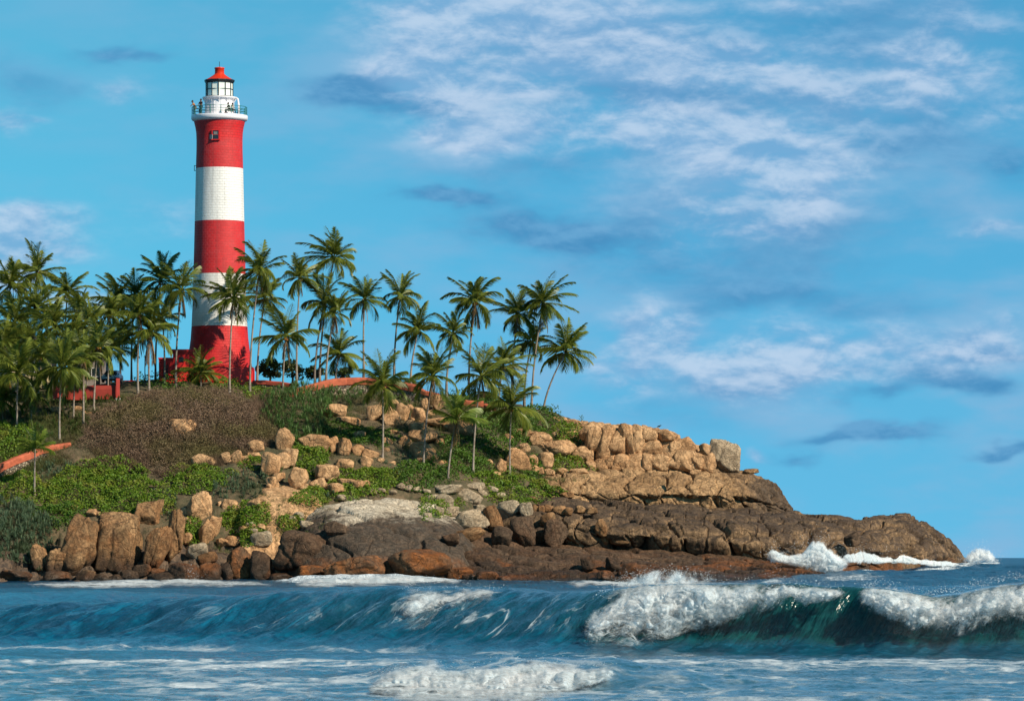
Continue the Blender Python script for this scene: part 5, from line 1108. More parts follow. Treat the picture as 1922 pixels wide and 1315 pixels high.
CR = [ # ellipse, material, height, label
 ((250,938,150,92), 0, 1.1, 'large bright green shrub above the tall shore boulders'),
 ((148,925,150,80), 0, 1.0, 'bright green shrub left of the large one, below the lower orange wall'),
 ((205,888,130,52), 0, .9, 'low bright green shrub at the foot of the dry brown brush'),
 ((38,925,120,66), 0, 1.0, 'bright green shrub at the left edge under the lower orange wall'),
 ((104,972,120,44), 1, .9, 'darker green shrub between the blue-green bush and the bright ones'),
 ((24,832,90,70), 2, 1.0, 'yellow-green shrub at the left edge behind the lower orange wall'),
 ((372,900,130,56), 2, .8, 'yellowish green shrub right of the large bright green ones'),
 ((477,870,58,28), 0, .6, 'small bright bush between tan boulders below the brush'),
 ((584,868,76,62), 0, 1.1, 'rounded bright green bush wedged among tan boulders in the middle'),
 ((584,936,74,32), 0, .7, 'low green bush on the right edge of the sandy slab'),
 ((560,842,40,26), 1, .7, 'small leafy bush behind the rounded one among the tan boulders'),
 ((690,905,140,50), 2, .8, 'wide yellow-green bush above the pale-topped slab'),
 ((650,926,70,26), 0, .6, 'low creeper at the left shoulder of the pale-topped slab'),
 ((790,895,120,52), 1, .9, 'green creeper around the feet of the two front palms'),
 ((868,880,110,60), 1, .9, 'dark green creeper between the young palm and the S-curved palm'),
 ((905,840,100,60), 1, .8, 'creeper climbing the slope behind the young palm'),
 ((940,805,120,60), 1, .8, 'creeper on the upper slope below the low orange wall end'),
 ((1003,790,110,44), 1, 1.0, 'dark leafy bush under the palms at the right end of the row'),
 ((1043,772,44,24), 1, 1.0, 'small dark bush on the skyline left of the orange crest'),
 ((920,905,110,40), 0, .7, 'bright creeper at the foot of the wide-headed front palm'),
 ((985,925,140,52), 0, .8, 'bright green creeper spilling over the rock right of the front palms'),
 ((1068,818,62,46), 0, .9, 'bright bush in front of the upright crest blocks'),
 ((1066,868,68,40), 0, .8, 'bright bush below the upright crest blocks'),
 ((1110,878,24,14), 0, .4, 'tiny green tuft at the left foot of the squat crest blocks'),
 ((960,870,40,40), 1, .8, 'dark bush just behind the wide-headed front palm trunk'),
 ((1000,880,50,44), 1, .8, 'dark bush right of the wide-headed front palm trunk'),
 ((978,832,44,30), 1, .7, 'small dark bush between the boulders left of the crest'),
 ((462,975,100,62), 2, .8, 'yellowish shrub below the sandy slab'),
 ((432,978,50,44), 0, .8, 'bright shrub left of the yellowish one below the sandy slab'),
 ((361,1002,52,52), 0, .9, 'bright green shrub filling the gap right of the tall shore boulders'),
 ((465,1008,60,34), 0, .6, 'bright creeper above the rust-stained boulder at the waterline'),
 ((545,985,48,34), 0, .7, 'small green bush above the great dark boulder'),
 ((815,957,62,46), 0, .8, 'bright creeper in the cleft at the right end of the pale-topped slab'),
 ((862,948,40,16), 0, .5, 'small tuft on the pale rocks right of the cleft creeper'),
 ((848,925,40,18), 2, .5, 'small yellowish tuft on the long pale slab'),
 ((1010,815,60,22), 1, .5, 'creeper strip above the wide tan boulder left of the crest'),
 ((330,722,120,34), 1, 1.1, 'dark leafy shrubs growing along the annex foot'),
 ((435,722,80,26), 2, .6, 'low olive shrub at the lighthouse plinth'),
 ((480,740,70,26), 2, .6, 'low olive shrub below the plinth at the left end of the hilltop wall'),
 ((262,712,40,30), 1, 1.1, 'dark bushy plant left of the annex against the sky'),
 ((770,740,120,30), 1, .5, 'dark creeper under the right half of the hilltop wall'),
 ((640,806,80,36), 1, .5, 'dark low creeper right of the big spiky bush'),
 ((700,826,110,50), 1, .45, 'dark low creeper on the open slope left of the straight-trunked palm'),
 ((850,835,60,40), 1, .5, 'dark creeper between reddish boulder and young palm'),
 ((870,745,60,22), 1, 1.0, 'dark bush behind the low orange wall end'),
 ((920,755,60,26), 1, .9, 'dark bush right of the low orange wall end'),
]
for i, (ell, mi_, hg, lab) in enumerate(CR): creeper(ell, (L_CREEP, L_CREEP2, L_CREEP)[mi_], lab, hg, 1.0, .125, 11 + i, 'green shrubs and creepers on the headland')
SP = [((52,818,90,40), L_PAND, .8, .6, 'green spiky undergrowth at the left edge between two front palm trunks'),
 ((130,800,90,44), L_DARK, .8, .6, 'dark undergrowth around the front palm trunks left of the brush'),
 ((300,965,60,30), L_PAND2, .5, .5, 'grey-green tufts right above the reddish boulders'),
 ((520,885,30,20), L_PAND, .5, .4, 'tiny dark spiky tuft between tan boulders') ,
 ((562,780,136,104), L_PAND, 2.3, .85, 'big dome of dark green spiky pandanus below the hilltop wall'),
 ((650,748,140,40), L_PAND, 1.0, .7, 'row of spiky pandanus along the foot of the hilltop wall'),
 ((34,1000,130,110), L_PAND2, 1.4, .8, 'large blue-green spiky bush at the lower left edge'),
 ((440,918,96,46), L_PAND2, .8, .6, 'blue-green spiky shrub above the leaning tan boulders'),
 ((478,895,64,30), L_PAND2, .6, .5, 'small blue-green spiky shrub left of the sandy slab'),
 ((822,868,46,34), L_PAND, .9, .55, 'dark spiky shrub between two front palm trunks'),
 ((748,870,64,40), L_PAND2, .7, .5, 'bluish spiky shrub right of the straight-trunked front palm'),
 ((620,932,28,22), L_PAND2, .6, .45, 'tiny blue-green tuft at the right edge of the sandy slab'),
 ((102,886,70,40), L_PAND2, .6, .5, 'grey-green spiky plants right of the small young palm'),
 ((70,764,130,50), L_DARK, .9, .6, 'dark undergrowth below the cream house'),
 ((180,762,110,50), L_DARK, .9, .6, 'dark undergrowth below the dark red wall'),
 ((300,940,70,36), L_PAND2, .6, .5, 'grey-green tuft above the squat cracked boulder'),
 ((70,1050,60,40), L_PAND2, .8, .6, 'straggly spikes hanging over the leftmost shore boulders')]
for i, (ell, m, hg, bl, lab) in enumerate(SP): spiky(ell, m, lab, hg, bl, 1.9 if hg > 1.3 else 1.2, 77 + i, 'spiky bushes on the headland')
# trees beyond the brow, right of the lighthouse
def back_tree(px, py, w, h, d, label, m=L_DARK, seed=0):
    x, y, z = pw(px, py + h / 2 + 12, d); e = empty('tree', (x, y, z)); tag(e, label, 'tree', 'low trees behind the hilltop wall')
    r = np.random.RandomState(seed); s = d / F; b_ = MB(); top = (h + 12) * s
    b_.tube([(0, 0, -1), (.1, 0, top * .35), (0, 0, top * .6)], [.16, .12, .06], 6)
    for q in range(4): a = r.uniform(0, 6.28); b_.tube([(.05, 0, top * .3), (math.cos(a) * w * s * .3, math.sin(a) * w * s * .25, top * .7)], [.08, .03], 5)
    b_.build('trunk', M_BARK, e, True)
    nc = 16; cc = r.normal(size=(nc, 3)); cc /= np.linalg.norm(cc, axis=1)[:, None]; cc *= r.uniform(.3, .85, (nc, 1)); rad_ = r.uniform(.22, .42, nc)
    n = int(w * h * s * s * 170); k = r.randint(0, nc, n); U = r.normal(size=(n, 3)); U /= np.linalg.norm(U, axis=1)[:, None]; P = cc[k] + U * rad_[k][:, None] * r.uniform(.7, 1, (n, 1))
    P = P * np.array([w * s / 2, w * s / 2 * .8, h * s / 2]) + np.array([0, 0, top - h * s / 2])
    N = U * .6 + r.normal(size=(n, 3)) * .6 + np.array([0, 0, .4]); N /= np.linalg.norm(N, axis=1)[:, None]; A = np.cross(N, r.normal(size=(n, 3))); A /= np.linalg.norm(A, axis=1)[:, None]; Bv = np.cross(N, A); q = r.uniform(.10, .2, n)[:, None]
    V = np.stack([P - A * q, P - Bv * q * .5, P + A * q, P + Bv * q * .5], 1).reshape(-1, 3); mk('crown', V, np.arange(n * 4).reshape(-1, 4), m, e, False)
for i, a in enumerate([(506, 690, 60, 52, 497, 'dark tree leaning on the right side of the lighthouse foot'), (548, 694, 64, 42, 498, 'dark bushy tree behind the full dark palm'), (590, 698, 56, 34, 498, 'round dark tree behind the left rise of the hilltop wall'), (645, 698, 50, 28, 497, 'low dark tree behind the top of the hilltop wall'),
    (70, 668, 90, 70, 500, 'dark tree between the cream house and the palms'), (115, 652, 70, 90, 503, 'tall dark tree behind the middle of the left grove'), (172, 668, 60, 70, 502, 'dark tree behind the small grey house'), (15, 660, 80, 80, 503, 'dark tree behind the cream house at the left edge'),
    (768, 722, 60, 22, 494, 'low dark tree behind the right end of the hilltop wall'), (905, 745, 60, 26, 496, 'low dark tree behind the low orange wall end')]): back_tree(*a, seed=900 + i)
x, y, z = pw(1091, 797, 494); e = empty('sapling', (x, y, z)); tag(e, 'thin sprig sticking up alone on the skyline of the crest', 'plant')
b_ = MB(); b_.tube([(0, 0, -.2), (.05, 0, .5), (0, 0, 1.1)], [.03, .02, .01], 5)
for k in range(12): a = k * 2.4; b_.tube([(.02, 0, .3 + k * .065), (.02 + math.cos(a) * .3, math.sin(a) * .3, .45 + k * .065)], [.012, .03], 4)
b_.build('stem', L_CREEP2, e)
# ---------------------------------------------------------------- the sea: one sheet out to the horizon, with real swell and breaking waves
SPX = np.concatenate([np.linspace(-2600, -60, 70)[:-1], np.linspace(-60, 1982, 960), np.linspace(1982, 4500, 70)[1:]])
SD = np.concatenate([np.linspace(30, 72, 50)[:-1], np.arange(72, 136, .115), np.arange(136, 190, .7), np.arange(190, 640, 1.5), np.geomspace(640, 60000, 110)])
PXg, Dg = np.meshgrid(SPX, SD, indexing='ij'); Xg = (PXg - 961) * Dg / F
def ip(px, T): T = np.array(T, float); return np.interp(px, T[:, 0], T[:, 1])
CR_PY = [(-600,1140),(0,1138),(120,1132),(230,1130),(330,1124),(450,1118),(560,1112),(650,1108),(760,1102),(850,1106),(950,1106),(1060,1112),(1150,1104),(1230,1096),(1340,1094),(1480,1094),(1560,1100),(1650,1103),(1750,1118),(1800,1112),(1850,1102),(1922,1093),(2400,1090)]
CR_D = [(-600,140),(0,136),(400,133),(700,130),(950,127),(1150,122),(1500,119),(1922,116),(2600,112)]
FACE = [(-600,17),(0,16),(400,14.5),(700,12.5),(950,12),(1100,10),(1200,8.5),(1500,7.2),(1922,7),(2600,8)]
def crest(px): d = ip(px, CR_D); return d, HC - (ip(px, CR_PY) + 5.5 * fbm(P3(px / 120.0, 3.0), 3) * (1 - .5 * sstep(1050, 1200, px)) * sstep(-200, 0, px) - 1046) * d / F
swell = .26 * np.sin(Dg / 11.0 + Xg * .02 + 1.5 * fbm(P3(Xg * .01, Dg * .02), 2)) * sstep(150, 220, Dg)
ch1 = fbm(P3(Xg * .22, Dg * .22, 3.1), 4, .55); ch2 = fbm(P3(Xg * .9, Dg * .55, 8.0), 4, .6)
far = 1 - sstep(500, 1500, Dg)
Zg = swell + (.34 * ch1 * sstep(126, 190, Dg) + .10 * ch2) * far + .12 * ch1 * sstep(400, 900, Dg)
# the sea heaps up round the point on the right
Zg = Zg + 1.50 * sstep(1330, 1620, PXg) * np.exp(-((Dg - 500) / 85.0) ** 2) * sstep(200, 440, Dg) * (1 + .12 * ch1)
Zg = Zg + .55 * np.exp(-((Dg - ip(PXg, [(-600,410),(500,418),(560,424),(850,424),(900,418),(1200,405),(2600,400)])) / 5.0) ** 2) * ip(PXg, [(-600,.3),(0,.4),(400,.35),(540,.6),(560,1.1),(640,1.5),(700,1.5),(780,1.2),(860,.5),(1000,.2),(1400,.1)])
for (rd, rpy, wf_, wb_) in ((172, [(-600,1118),(0,1113),(180,1108),(330,1114),(470,1122),(620,1140)], 13, 16), (205, [(250,1150),(420,1118),(620,1101),(780,1100),(960,1104),(1100,1120),(1200,1150)], 15, 20), (255, [(-600,1104),(0,1103),(300,1104),(480,1100),(700,1112)], 16, 24), (200, [(1500,1150),(1640,1104),(1780,1098),(1922,1102),(2400,1102)], 16, 22), (320, [(1500,1110),(1620,1088),(1760,1084),(1922,1086),(2400,1086)], 20, 26)):
    rdd = rd + 3 * fbm(P3(SPX / 150.0, rd), 2)[:, None]; rz = np.maximum(HC - (ip(SPX, rpy) + 3 * fbm(P3(SPX / 80.0, rd + 5.0), 3) - 1046) * rd / F, 0)[:, None] * sstep(rpy[0][0], rpy[0][0] + 60, SPX)[:, None] * (1 - sstep(rpy[-1][0] - 60, rpy[-1][0], SPX))[:, None]
    re_ = np.where(Dg < rdd, .5 + .5 * np.cos(np.pi * np.clip((rdd - Dg) / wf_, 0, 1)), np.exp(-((Dg - rdd) / wb_) ** 2)); Zg = np.maximum(Zg, rz * re_ + .5 * Zg)
dc, zc = crest(SPX); dc, zc = dc[:, None], zc[:, None]; fw = ip(SPX, FACE)[:, None]
dcv = dc + 1.2 * fbm(P3(Xg * .12, Dg * .03, 5.0), 2)
tf = np.clip((dcv - Dg) / fw, 0, 1.6); tb = np.clip((Dg - dcv) / 16.0, 0, 6)
brk = sstep(1020, 1250, PXg)[:, :]                                 # steep, hollow part
gf = (0.5 + 0.5 * np.cos(np.pi * np.clip(tf, 0, 1))) ** (1.0 + .9 * brk); gf = gf - .07 * np.exp(-((tf - 1.15) / .25) ** 2)
gb = np.exp(-(tb) ** 1.7 * .9)
env = np.where(Dg < dcv, gf, gb)
arc = (Dg - (dcv - fw)) * 1.0
str1 = fbm(P3(Xg * 1.15 - arc * .30, arc * .10 + Xg * .02, 2.0), 4, .6); str2 = fbm(P3(Xg * 3.0 - arc * .85, arc * .22, 6.0), 3, .6); str0 = .55 - 1.7 * np.abs(fbm(P3(Xg * .26 - arc * .11, arc * .04, 9.0), 3, .5))
onf = np.exp(-((tf - .5) / .42) ** 2) * (Dg < dcv); onf = onf * (1 - .0 * tf)
Zg = Zg * (1 - .6 * env) + zc * env + (.34 * str1 + .15 * str2 + .55 * str0 * (1 - .5 * sstep(650, 1000, PXg))) * onf * (1 - .45 * brk)
# foreground bore
bD = ip(PXg, [(-600,88),(600,88),(900,86.5),(1150,86),(1300,85),(2600,84)]); bA = ip(PXg, [(600,.0),(690,.10),(740,.34),(820,.40),(960,.48),(1080,.44),(1150,.50),(1200,.40),(1260,.32),(1340,.18),(1480,.03),(1700,0)])
tt = (bD - Dg); be = np.where(tt > 0, (0.5 + 0.5 * np.cos(np.pi * np.clip(tt / 6.0, 0, 1))), np.exp(-(tt / 3.2) ** 2)); Zg = Zg + bA * be
# broken water in front
fr = 1 - sstep(102, 110, Dg); Zg = Zg + fr * (.075 * fbm(P3(Xg * .7, Dg * .42, 1.0), 4, .6) + .02 * ch2)
lean = env * brk * (Dg < dcv) * 1.6 * gf; Yg = Dg - lean
PYg = 1046 - (Zg - HC) * F / Yg
# foam amount
fo = np.zeros_like(Zg)
fo = np.maximum(fo, fr * (.49 + .28 * fbm(P3(Xg * .10, Dg * .16, 4.0), 3) + .14 * sstep(96, 106, Dg)))
fo = np.maximum(fo, (1 - sstep(.0, .30, np.abs(tf - 1.05))) * .50 * (1 - .2 * brk))
fo = np.maximum(fo, onf * ip(PXg, [(0,.06),(300,.12),(420,.24),(560,.30),(700,.22),(760,.30),(1000,.30),(1150,.30),(1300,.12),(1500,.06),(2600,.08)]))
fo = np.maximum(fo, env * (Dg > dcv) * ip(PXg, [(700,0),(760,.4),(940,.4),(980,.05),(1050,.1),(1150,.7),(1350,.75),(1560,.6),(1620,.6),(1800,.5),(1922,.7)]) * .75)
land_x = (PXg > 40) & (PXg < 1240)
fo = np.maximum(fo, np.exp(-((Dg - 424) / 8.0) ** 2) * ip(PXg, [(20,0),(80,.55),(500,.6),(560,.85),(850,.7),(900,.25),(1040,.45),(1150,.45),(1300,.1),(2600,0)]))
fo = np.maximum(fo, ip(PXg, [(1380,0),(1440,.9),(1700,.85),(1860,.7),(1890,0)]) * np.exp(-((Dg - ip(PXg, [(1400,436),(1560,446),(1700,462),(1800,484),(1870,500)])) / 10.0) ** 2))
fo = np.maximum(fo, ip(PXg, [(1500,0),(1560,.62),(1640,.55),(1720,0)]) * np.exp(-((Dg - 415) / 24.0) ** 2))
cap = sstep(.38, .62, fbm(P3(Xg * .10, Dg * .05, 12.0), 4, .65)) * sstep(160, 240, Dg) * far; fo = np.maximum(fo, cap * .34)
UVg = np.stack([Xg, Dg], -1)
m_sea, g = mat('sea_water'); p = pos(g); x, y, z = g.xyz(p)[:3]
ff = g.attr('face'); ar = g.attr('arcl'); fa = g.attr('foam'); tq = g.attr('teal'); st = g.attr('streak')
dist = g.vm('LENGTH', p); 
lp_ = g.comb(x, g.m('MULTIPLY', y, .28), g.m('MULTIPLY', z, 1.6))
lq_ = lp_; lp_ = g.comb(g.m('MULTIPLY', x, .6), g.m('MULTIPLY', y, .28), g.m('MULTIPLY', z, 1.6))
nA = g.noise(lp_, .34, 7, .64, 1.8); nB = g.noise(lp_, 2.2, 6, .66, 1.2); nC = g.noise(g.vm('ADD', lp_, (40, 3, 9)), 7.0, 5, .7, .5)
fv = g.noise(lp_, .5, 3, .5, col=True); wv = g.vm('ADD', lp_, g.vm('SCALE', fv, 2.4)); ve = g.voro(wv, .85, 'DISTANCE_TO_EDGE'); ve2 = g.voro(g.vm('ADD', wv, (9, 2, 0)), 2.1, 'DISTANCE_TO_EDGE')
net = g.m('MAXIMUM', g.ss(ve, .20, .0), g.m('MULTIPLY', g.ss(ve2, .18, .0), .7))
nz = g.m('ADD', g.m('MULTIPLY', nA, .50), g.m('ADD', g.m('MULTIPLY', nB, .30), g.m('MULTIPLY', nC, .20)))
pat = g.m('ADD', g.m('MULTIPLY', g.m('SUBTRACT', nz, .5), 2.3), g.m('MULTIPLY', g.m('SUBTRACT', net, .5), .38))
sv = g.comb(g.m('MULTIPLY', st, .62), g.m('MULTIPLY', ar, .10), 0.0)
fn = g.noise(sv, 1.0, 6, .62, .5); fr_ = g.ss(g.m('ABSOLUTE', g.m('SUBTRACT', g.noise(sv, .7, 5, .6, 1.2), .5)), .05, .0)
patf = g.m('ADD', g.m('MULTIPLY', g.m('SUBTRACT', fn, .5), 1.6), g.m('SUBTRACT', g.m('MULTIPLY', fr_, .75), .30))
pm = g.N.new('ShaderNodeMix'); g.put(pm.inputs[0], ff); g.put(pm.inputs[2], pat); g.put(pm.inputs[3], patf); pat = pm.outputs[0]
mask = g.ss(g.m('ADD', fa, g.m('MULTIPLY', pat, .55)), .42, .86); mask = g.m('MULTIPLY', mask, g.ss(fa, .01, .12))
deep = g.mix(g.ss(nA, .35, .65), (.001, .034, .080), (.003, .072, .140))
near = g.mix(g.ss(nB, .35, .65), (.003, .105, .190), (.001, .036, .085))
wat = g.mix(g.ss(y, 420, 140), deep, near)
sn = g.noise(sv, 1.6, 5, .6, .4); wat = g.mix(g.m('MULTIPLY', ff, g.ss(sn, .38, .62)), wat, (.001, .030, .062))
wat = g.mix(tq, wat, g.mix(g.ss(nB, .35, .7), (.002, .036, .044), (.005, .062, .066)))
foam_c = g.mix(g.ss(nC, .3, .7), (.76, .81, .85), (.56, .65, .71))
soft = g.m('MULTIPLY', g.ss(g.m('ADD', fa, g.m('MULTIPLY', pat, .35)), .18, .75), .24)          # milky aerated water under the foam
wat2 = g.mix(soft, wat, (.13, .28, .36))
c = g.mix(mask, wat2, foam_c)
rough = g.m('ADD', g.m('MULTIPLY', mask, .55), g.ss(y, 60, 300, .10, .30))
hr = g.m('ADD', g.noise(g.comb(x, g.m('MULTIPLY', y, .5), z), 1.4, 6, .66, .6), g.m('MULTIPLY', mask, .25))
hs = g.m('ADD', g.noise(sv, 1.5, 6, .62, .3), g.m('MULTIPLY', g.noise(sv, 5.0, 4, .6), .4))
h = g.m('ADD', g.m('MULTIPLY', hr, g.m('SUBTRACT', .30, g.m('MULTIPLY', ff, .22))), g.m('MULTIPLY', g.m('MULTIPLY', hs, ff), .85))
far_rip = g.noise(g.comb(g.m('MULTIPLY', x, .55), g.m('MULTIPLY', y, .12), 0.0), 1.0, 6, .72, .4)
h = g.m('ADD', h, g.m('MULTIPLY', g.m('MULTIPLY', far_rip, 3.2), g.ss(y, 130, 240)))
pset(g, c, rough, g.bump(h, .75, .55)); g.b.inputs['IOR'].default_value = 1.33; g.b.inputs['Specular IOR Level'].default_value = .5
teal = np.clip(brk * sstep(.0, .25, env) * (Dg < dcv) * 1.0 + .35 * onf * sstep(350, 700, PXg), 0, 1) + .75 * sstep(1050, 1180, PXg) * (1 - sstep(1700, 2100, PXg) * .5) * (1 - sstep(98, 108, Dg)) * .8
sea = mk('sea', np.stack([Xg, Yg, Zg], -1), grid_faces(len(SPX), len(SD))[:, ::-1] if False else grid_faces(len(SPX), len(SD)), m_sea, None, True,
    attrs={'foam': fo.reshape(-1), 'teal': np.clip(teal, 0, 1).reshape(-1), 'face': np.clip(1.6 * sstep(.03, .35, env) * (Dg < dcv + 1), 0, 1).reshape(-1), 'arcl': arc.reshape(-1), 'streak': (Xg * 1.6 - arc * .45).reshape(-1)}); tag(sea, kind='structure')

def sea_hit(px, py, lo=60, hi=620):
    """distance at which the sea first shows at that pixel"""
    i = int(np.argmin(np.abs(SPX - px))); a = np.searchsorted(SD, lo); b = np.searchsorted(SD, hi); q = PYg[i, a:b]; k = np.where(q <= py)[0]
    return (Yg[i, a + k[0]] if len(k) else None), i
# whitewater: billowing sheets of aerated water, in two or three layers, ragged at the rim
m_foam, g = mat('whitewater'); p = pos(g); dn = g.attr('dens'); fx_, fy_, fz_ = g.xyz(p)[:3]; q = g.comb(g.m('SUBTRACT', fx_, g.m('MULTIPLY', fz_, .55)), g.m('MULTIPLY', fy_, .8), g.m('MULTIPLY', fz_, .55))
FSC = 1.0
n1 = g.noise(q, 1.0, 6, .62, .9); n2 = g.noise(q, 6.5, 6, .72, .7); n3 = g.noise(g.vm('ADD', q, (7, 1, 4)), 20.0, 4, .7)
al = g.ss(g.m('ADD', dn, g.m('ADD', g.m('MULTIPLY', g.m('SUBTRACT', n1, .5), 2.3), g.m('ADD', g.m('MULTIPLY', g.m('SUBTRACT', n2, .5), 1.0), g.m('MULTIPLY', g.m('SUBTRACT', n3, .5), .3)))), .22, .95)
al = g.m('MULTIPLY', al, g.ss(dn, .0, .12))
c = g.mix(g.ss(g.m('ADD', g.m('MULTIPLY', n1, .8), g.m('MULTIPLY', n2, .2)), .36, .64), (.95, .96, .97), (.76, .84, .88)); pset(g, c, .9, g.bump(g.m('ADD', n1, g.m('MULTIPLY', n2, .25)),   .12, .08)); g.b.inputs['Specular IOR Level'].default_value = .1
tr_ = g.N.new('ShaderNodeBsdfTranslucent'); g.put(tr_.inputs[0], c); mx_ = g.N.new('ShaderNodeMixShader'); mx_.inputs[0].default_value = .5; g.L.new(g.b.outputs[0], mx_.inputs[1]); g.L.new(tr_.outputs[0], mx_.inputs[2])
tp_ = g.N.new('ShaderNodeBsdfTransparent'); mx2 = g.N.new('ShaderNodeMixShader'); g.L.new(al, mx2.inputs[0]); g.L.new(tp_.outputs[0], mx2.inputs[1]); g.L.new(mx_.outputs[0], mx2.inputs[2]); g.L.new(mx2.outputs[0], g.out.inputs[0])
# a far, larger-grained version for the surf at the rocks
m_foam2 = m_foam.copy(); m_foam2.name = 'surf_foam'
for n in m_foam2.node_tree.nodes:
    if n.type == 'TEX_NOISE': n.inputs['Scale'].default_value *= .5
def foam_sheet(name, label, top, bot, layers=3, off=.25, amp=.25, lift=.0, m=None, lo=60, hi=620, step=2.0, nv=60, edge=.42, seed=0, dfix=None, lump=1.3, base_d=1.05, cat='breaking wave', dcol=None):
    top = np.array(top, float); bot = np.array(bot, float); x0, x1 = max(top[0, 0], bot[0, 0]), min(top[-1, 0], bot[-1, 0]); xs = np.arange(x0, x1, step)
    Vs, Qs, Ds, n = [], [], [], 0
    for L_ in range(layers):
        T = np.interp(xs, top[:, 0], top[:, 1]); B = np.interp(xs, bot[:, 0], bot[:, 1]); t = np.linspace(0, 1, nv)
        jt = fbm(P3(xs * .035 + L_ * 9, seed), 3) * 7 ; T = T + jt * (.6 + .35 * L_); B = B + fbm(P3(xs * .03 + 50 + L_ * 7, seed), 3) * 9
        PY = T[:, None] + (B - T)[:, None] * t[None]; D = np.zeros_like(PY)
        for k, x in enumerate(xs):
            if dfix is not None: dd = np.interp(x, *zip(*dfix)); D[k] = dd - t * .8; continue
            i = int(np.argmin(np.abs(SPX - x))); a = np.searchsorted(SD, lo); b = np.searchsorted(SD, hi); mq = np.minimum.accumulate(PYg[i, a:b]); yy = Yg[i, a:b]
            dh = np.interp(PY[k], mq[::-1], yy[::-1]); D[k] = dh
        # smooth and pull towards the viewer: thickest in the middle
        for _ in range(3): D[1:-1] = (D[:-2] + D[1:-1] * 2 + D[2:]) / 4
        prof_ = np.sin(np.pi * np.clip(t, 0, 1)) ** .6
        bl = .25 + np.abs(fbm(P3(xs[:, None] * .020 * lump + L_ * 3, PY * .026 * lump, seed), 3, .45)) * 1.9
        D = D - off * (1 + .55 * L_) - (amp * prof_[None] * (.25 + bl)) * (1 + .35 * L_)
        ex = np.minimum(xs - x0, x1 - xs); ex = np.clip(ex / 26.0, 0, 1)[:, None]; ey = np.clip(np.minimum(t / edge, (1 - t) / (edge * 1.25)), 0, 1)[None]
        dens = (base_d - .13 * L_) * np.minimum(ex, 1) ** .7 * ey ** .8 + .0 * PY
        dens = dens * (np.interp(xs, *zip(*dcol))[:, None] if dcol else 1.0) * (1 + .22 * fbm(P3(xs[:, None] * .02, PY * .02, seed + 3 * L_), 3))
        X_, Y_, Z_ = pw(np.broadcast_to(xs[:, None], PY.shape), PY, D); V = np.stack([X_, Y_, Z_ + lift], -1); Vs.append(V.reshape(-1, 3)); Qs.append(grid_faces(len(xs), nv) + n); n += V.shape[0] * nv; Ds.append(dens.reshape(-1))
    o = mk(name, np.concatenate(Vs), np.concatenate(Qs), m or m_foam, None, True, attrs={'dens': np.concatenate(Ds)}); tag(o, label, cat, kind='stuff'); return o
foam_sheet('breaking_foam', 'thick white foam tumbling from the biggest wave crest, right of the middle', [(1095,1160),(1130,1118),(1165,1088),(1200,1074),(1260,1064),(1305,1068),(1340,1086),(1400,1090),(1450,1084),(1490,1094),(1530,1098),(1600,1104)],
    [(1095,1200),(1120,1212),(1200,1214),(1280,1196),(1340,1178),(1400,1160),(1440,1152),(1480,1126),(1510,1138),(1545,1134),(1600,1116)], 5, .30, .45, dcol=[(1095, .55), (1150, .85), (1200, 1.05), (1320, 1.05), (1360, .80), (1430, .72), (1480, .8), (1560, .85), (1600, .5)], seed=1, hi=160)
foam_sheet('breaking_foam', 'white foam curtain falling from the wave at the right edge', [(1608,1100),(1640,1094),(1680,1098),(1750,1112),(1790,1112),(1830,1102),(1870,1092),(1900,1084),(1922,1086),(1990,1090)],
    [(1608,1138),(1650,1160),(1700,1182),(1760,1192),(1800,1196),(1840,1178),(1880,1180),(1922,1172),(1990,1170)], 5, .30, .45, dcol=[(1608, .8), (1660, 1.05), (1740, 1.05), (1790, .75), (1860, .72), (1922, .95)], seed=2, hi=160)
foam_sheet('breaking_foam', 'small white foam crest breaking on the middle wave', [(752,1112),(770,1098),(800,1104),(850,1106),(880,1102),(915,1104),(945,1108)], [(752,1160),(775,1172),(800,1158),(830,1150),(860,1138),(900,1124),(945,1114)], 3, .3, .35, seed=3, hi=160, base_d=.72)
foam_sheet('breaking_foam', 'churning white bore rolling in the near foreground', [(690,1286),(715,1256),(750,1242),(800,1238),(870,1250),(950,1232),(1040,1236),(1100,1250),(1175,1240)], [(690,1312),(760,1326),(850,1334),(1000,1326),(1060,1306),(1100,1292),(1160,1268)], 5, .2, .4, dcol=[(690, .75), (780, 1.15), (840, .9), (950, 1.2), (1060, 1.15), (1160, .6)], seed=4, lo=66, hi=100)
foam_sheet('shore_surf', 'white surf washing the rocks along the left shore', [(40,1094),(100,1092),(200,1086),(245,1084),(300,1088),(345,1080),(372,1084),(450,1090),(520,1094)], [(40,1098),(100,1102),(200,1106),(300,1101),(400,1100),(520,1100)], 2, 2.0, 1.0, m=m_foam2, lo=300, hi=470, nv=20, dcol=[(40, .5), (120, .75), (200, .9), (245, 1.1), (300, .9), (345, 1.0), (420, .8), (520, .6)], seed=5, cat='surf')
foam_sheet('shore_surf', 'white wave crest breaking in front of the rust-stained boulders', [(552,1090),(590,1082),(630,1080),(640,1086),(680,1078),(720,1076),(790,1080),(830,1084),(870,1088)], [(552,1100),(580,1104),(640,1100),(700,1101),(790,1094),(870,1092)], 2, 2.0, 1.0, m=m_foam2, lo=300, hi=470, nv=20, seed=6, cat='surf')
foam_sheet('shore_surf', 'thin line of surf below the wet rock shelf', [(1060,1090),(1120,1088),(1190,1090)], [(1060,1097),(1120,1099),(1190,1100)], 2, 2.0, .8, m=m_foam2, lo=300, hi=470, nv=12, seed=7, cat='surf')
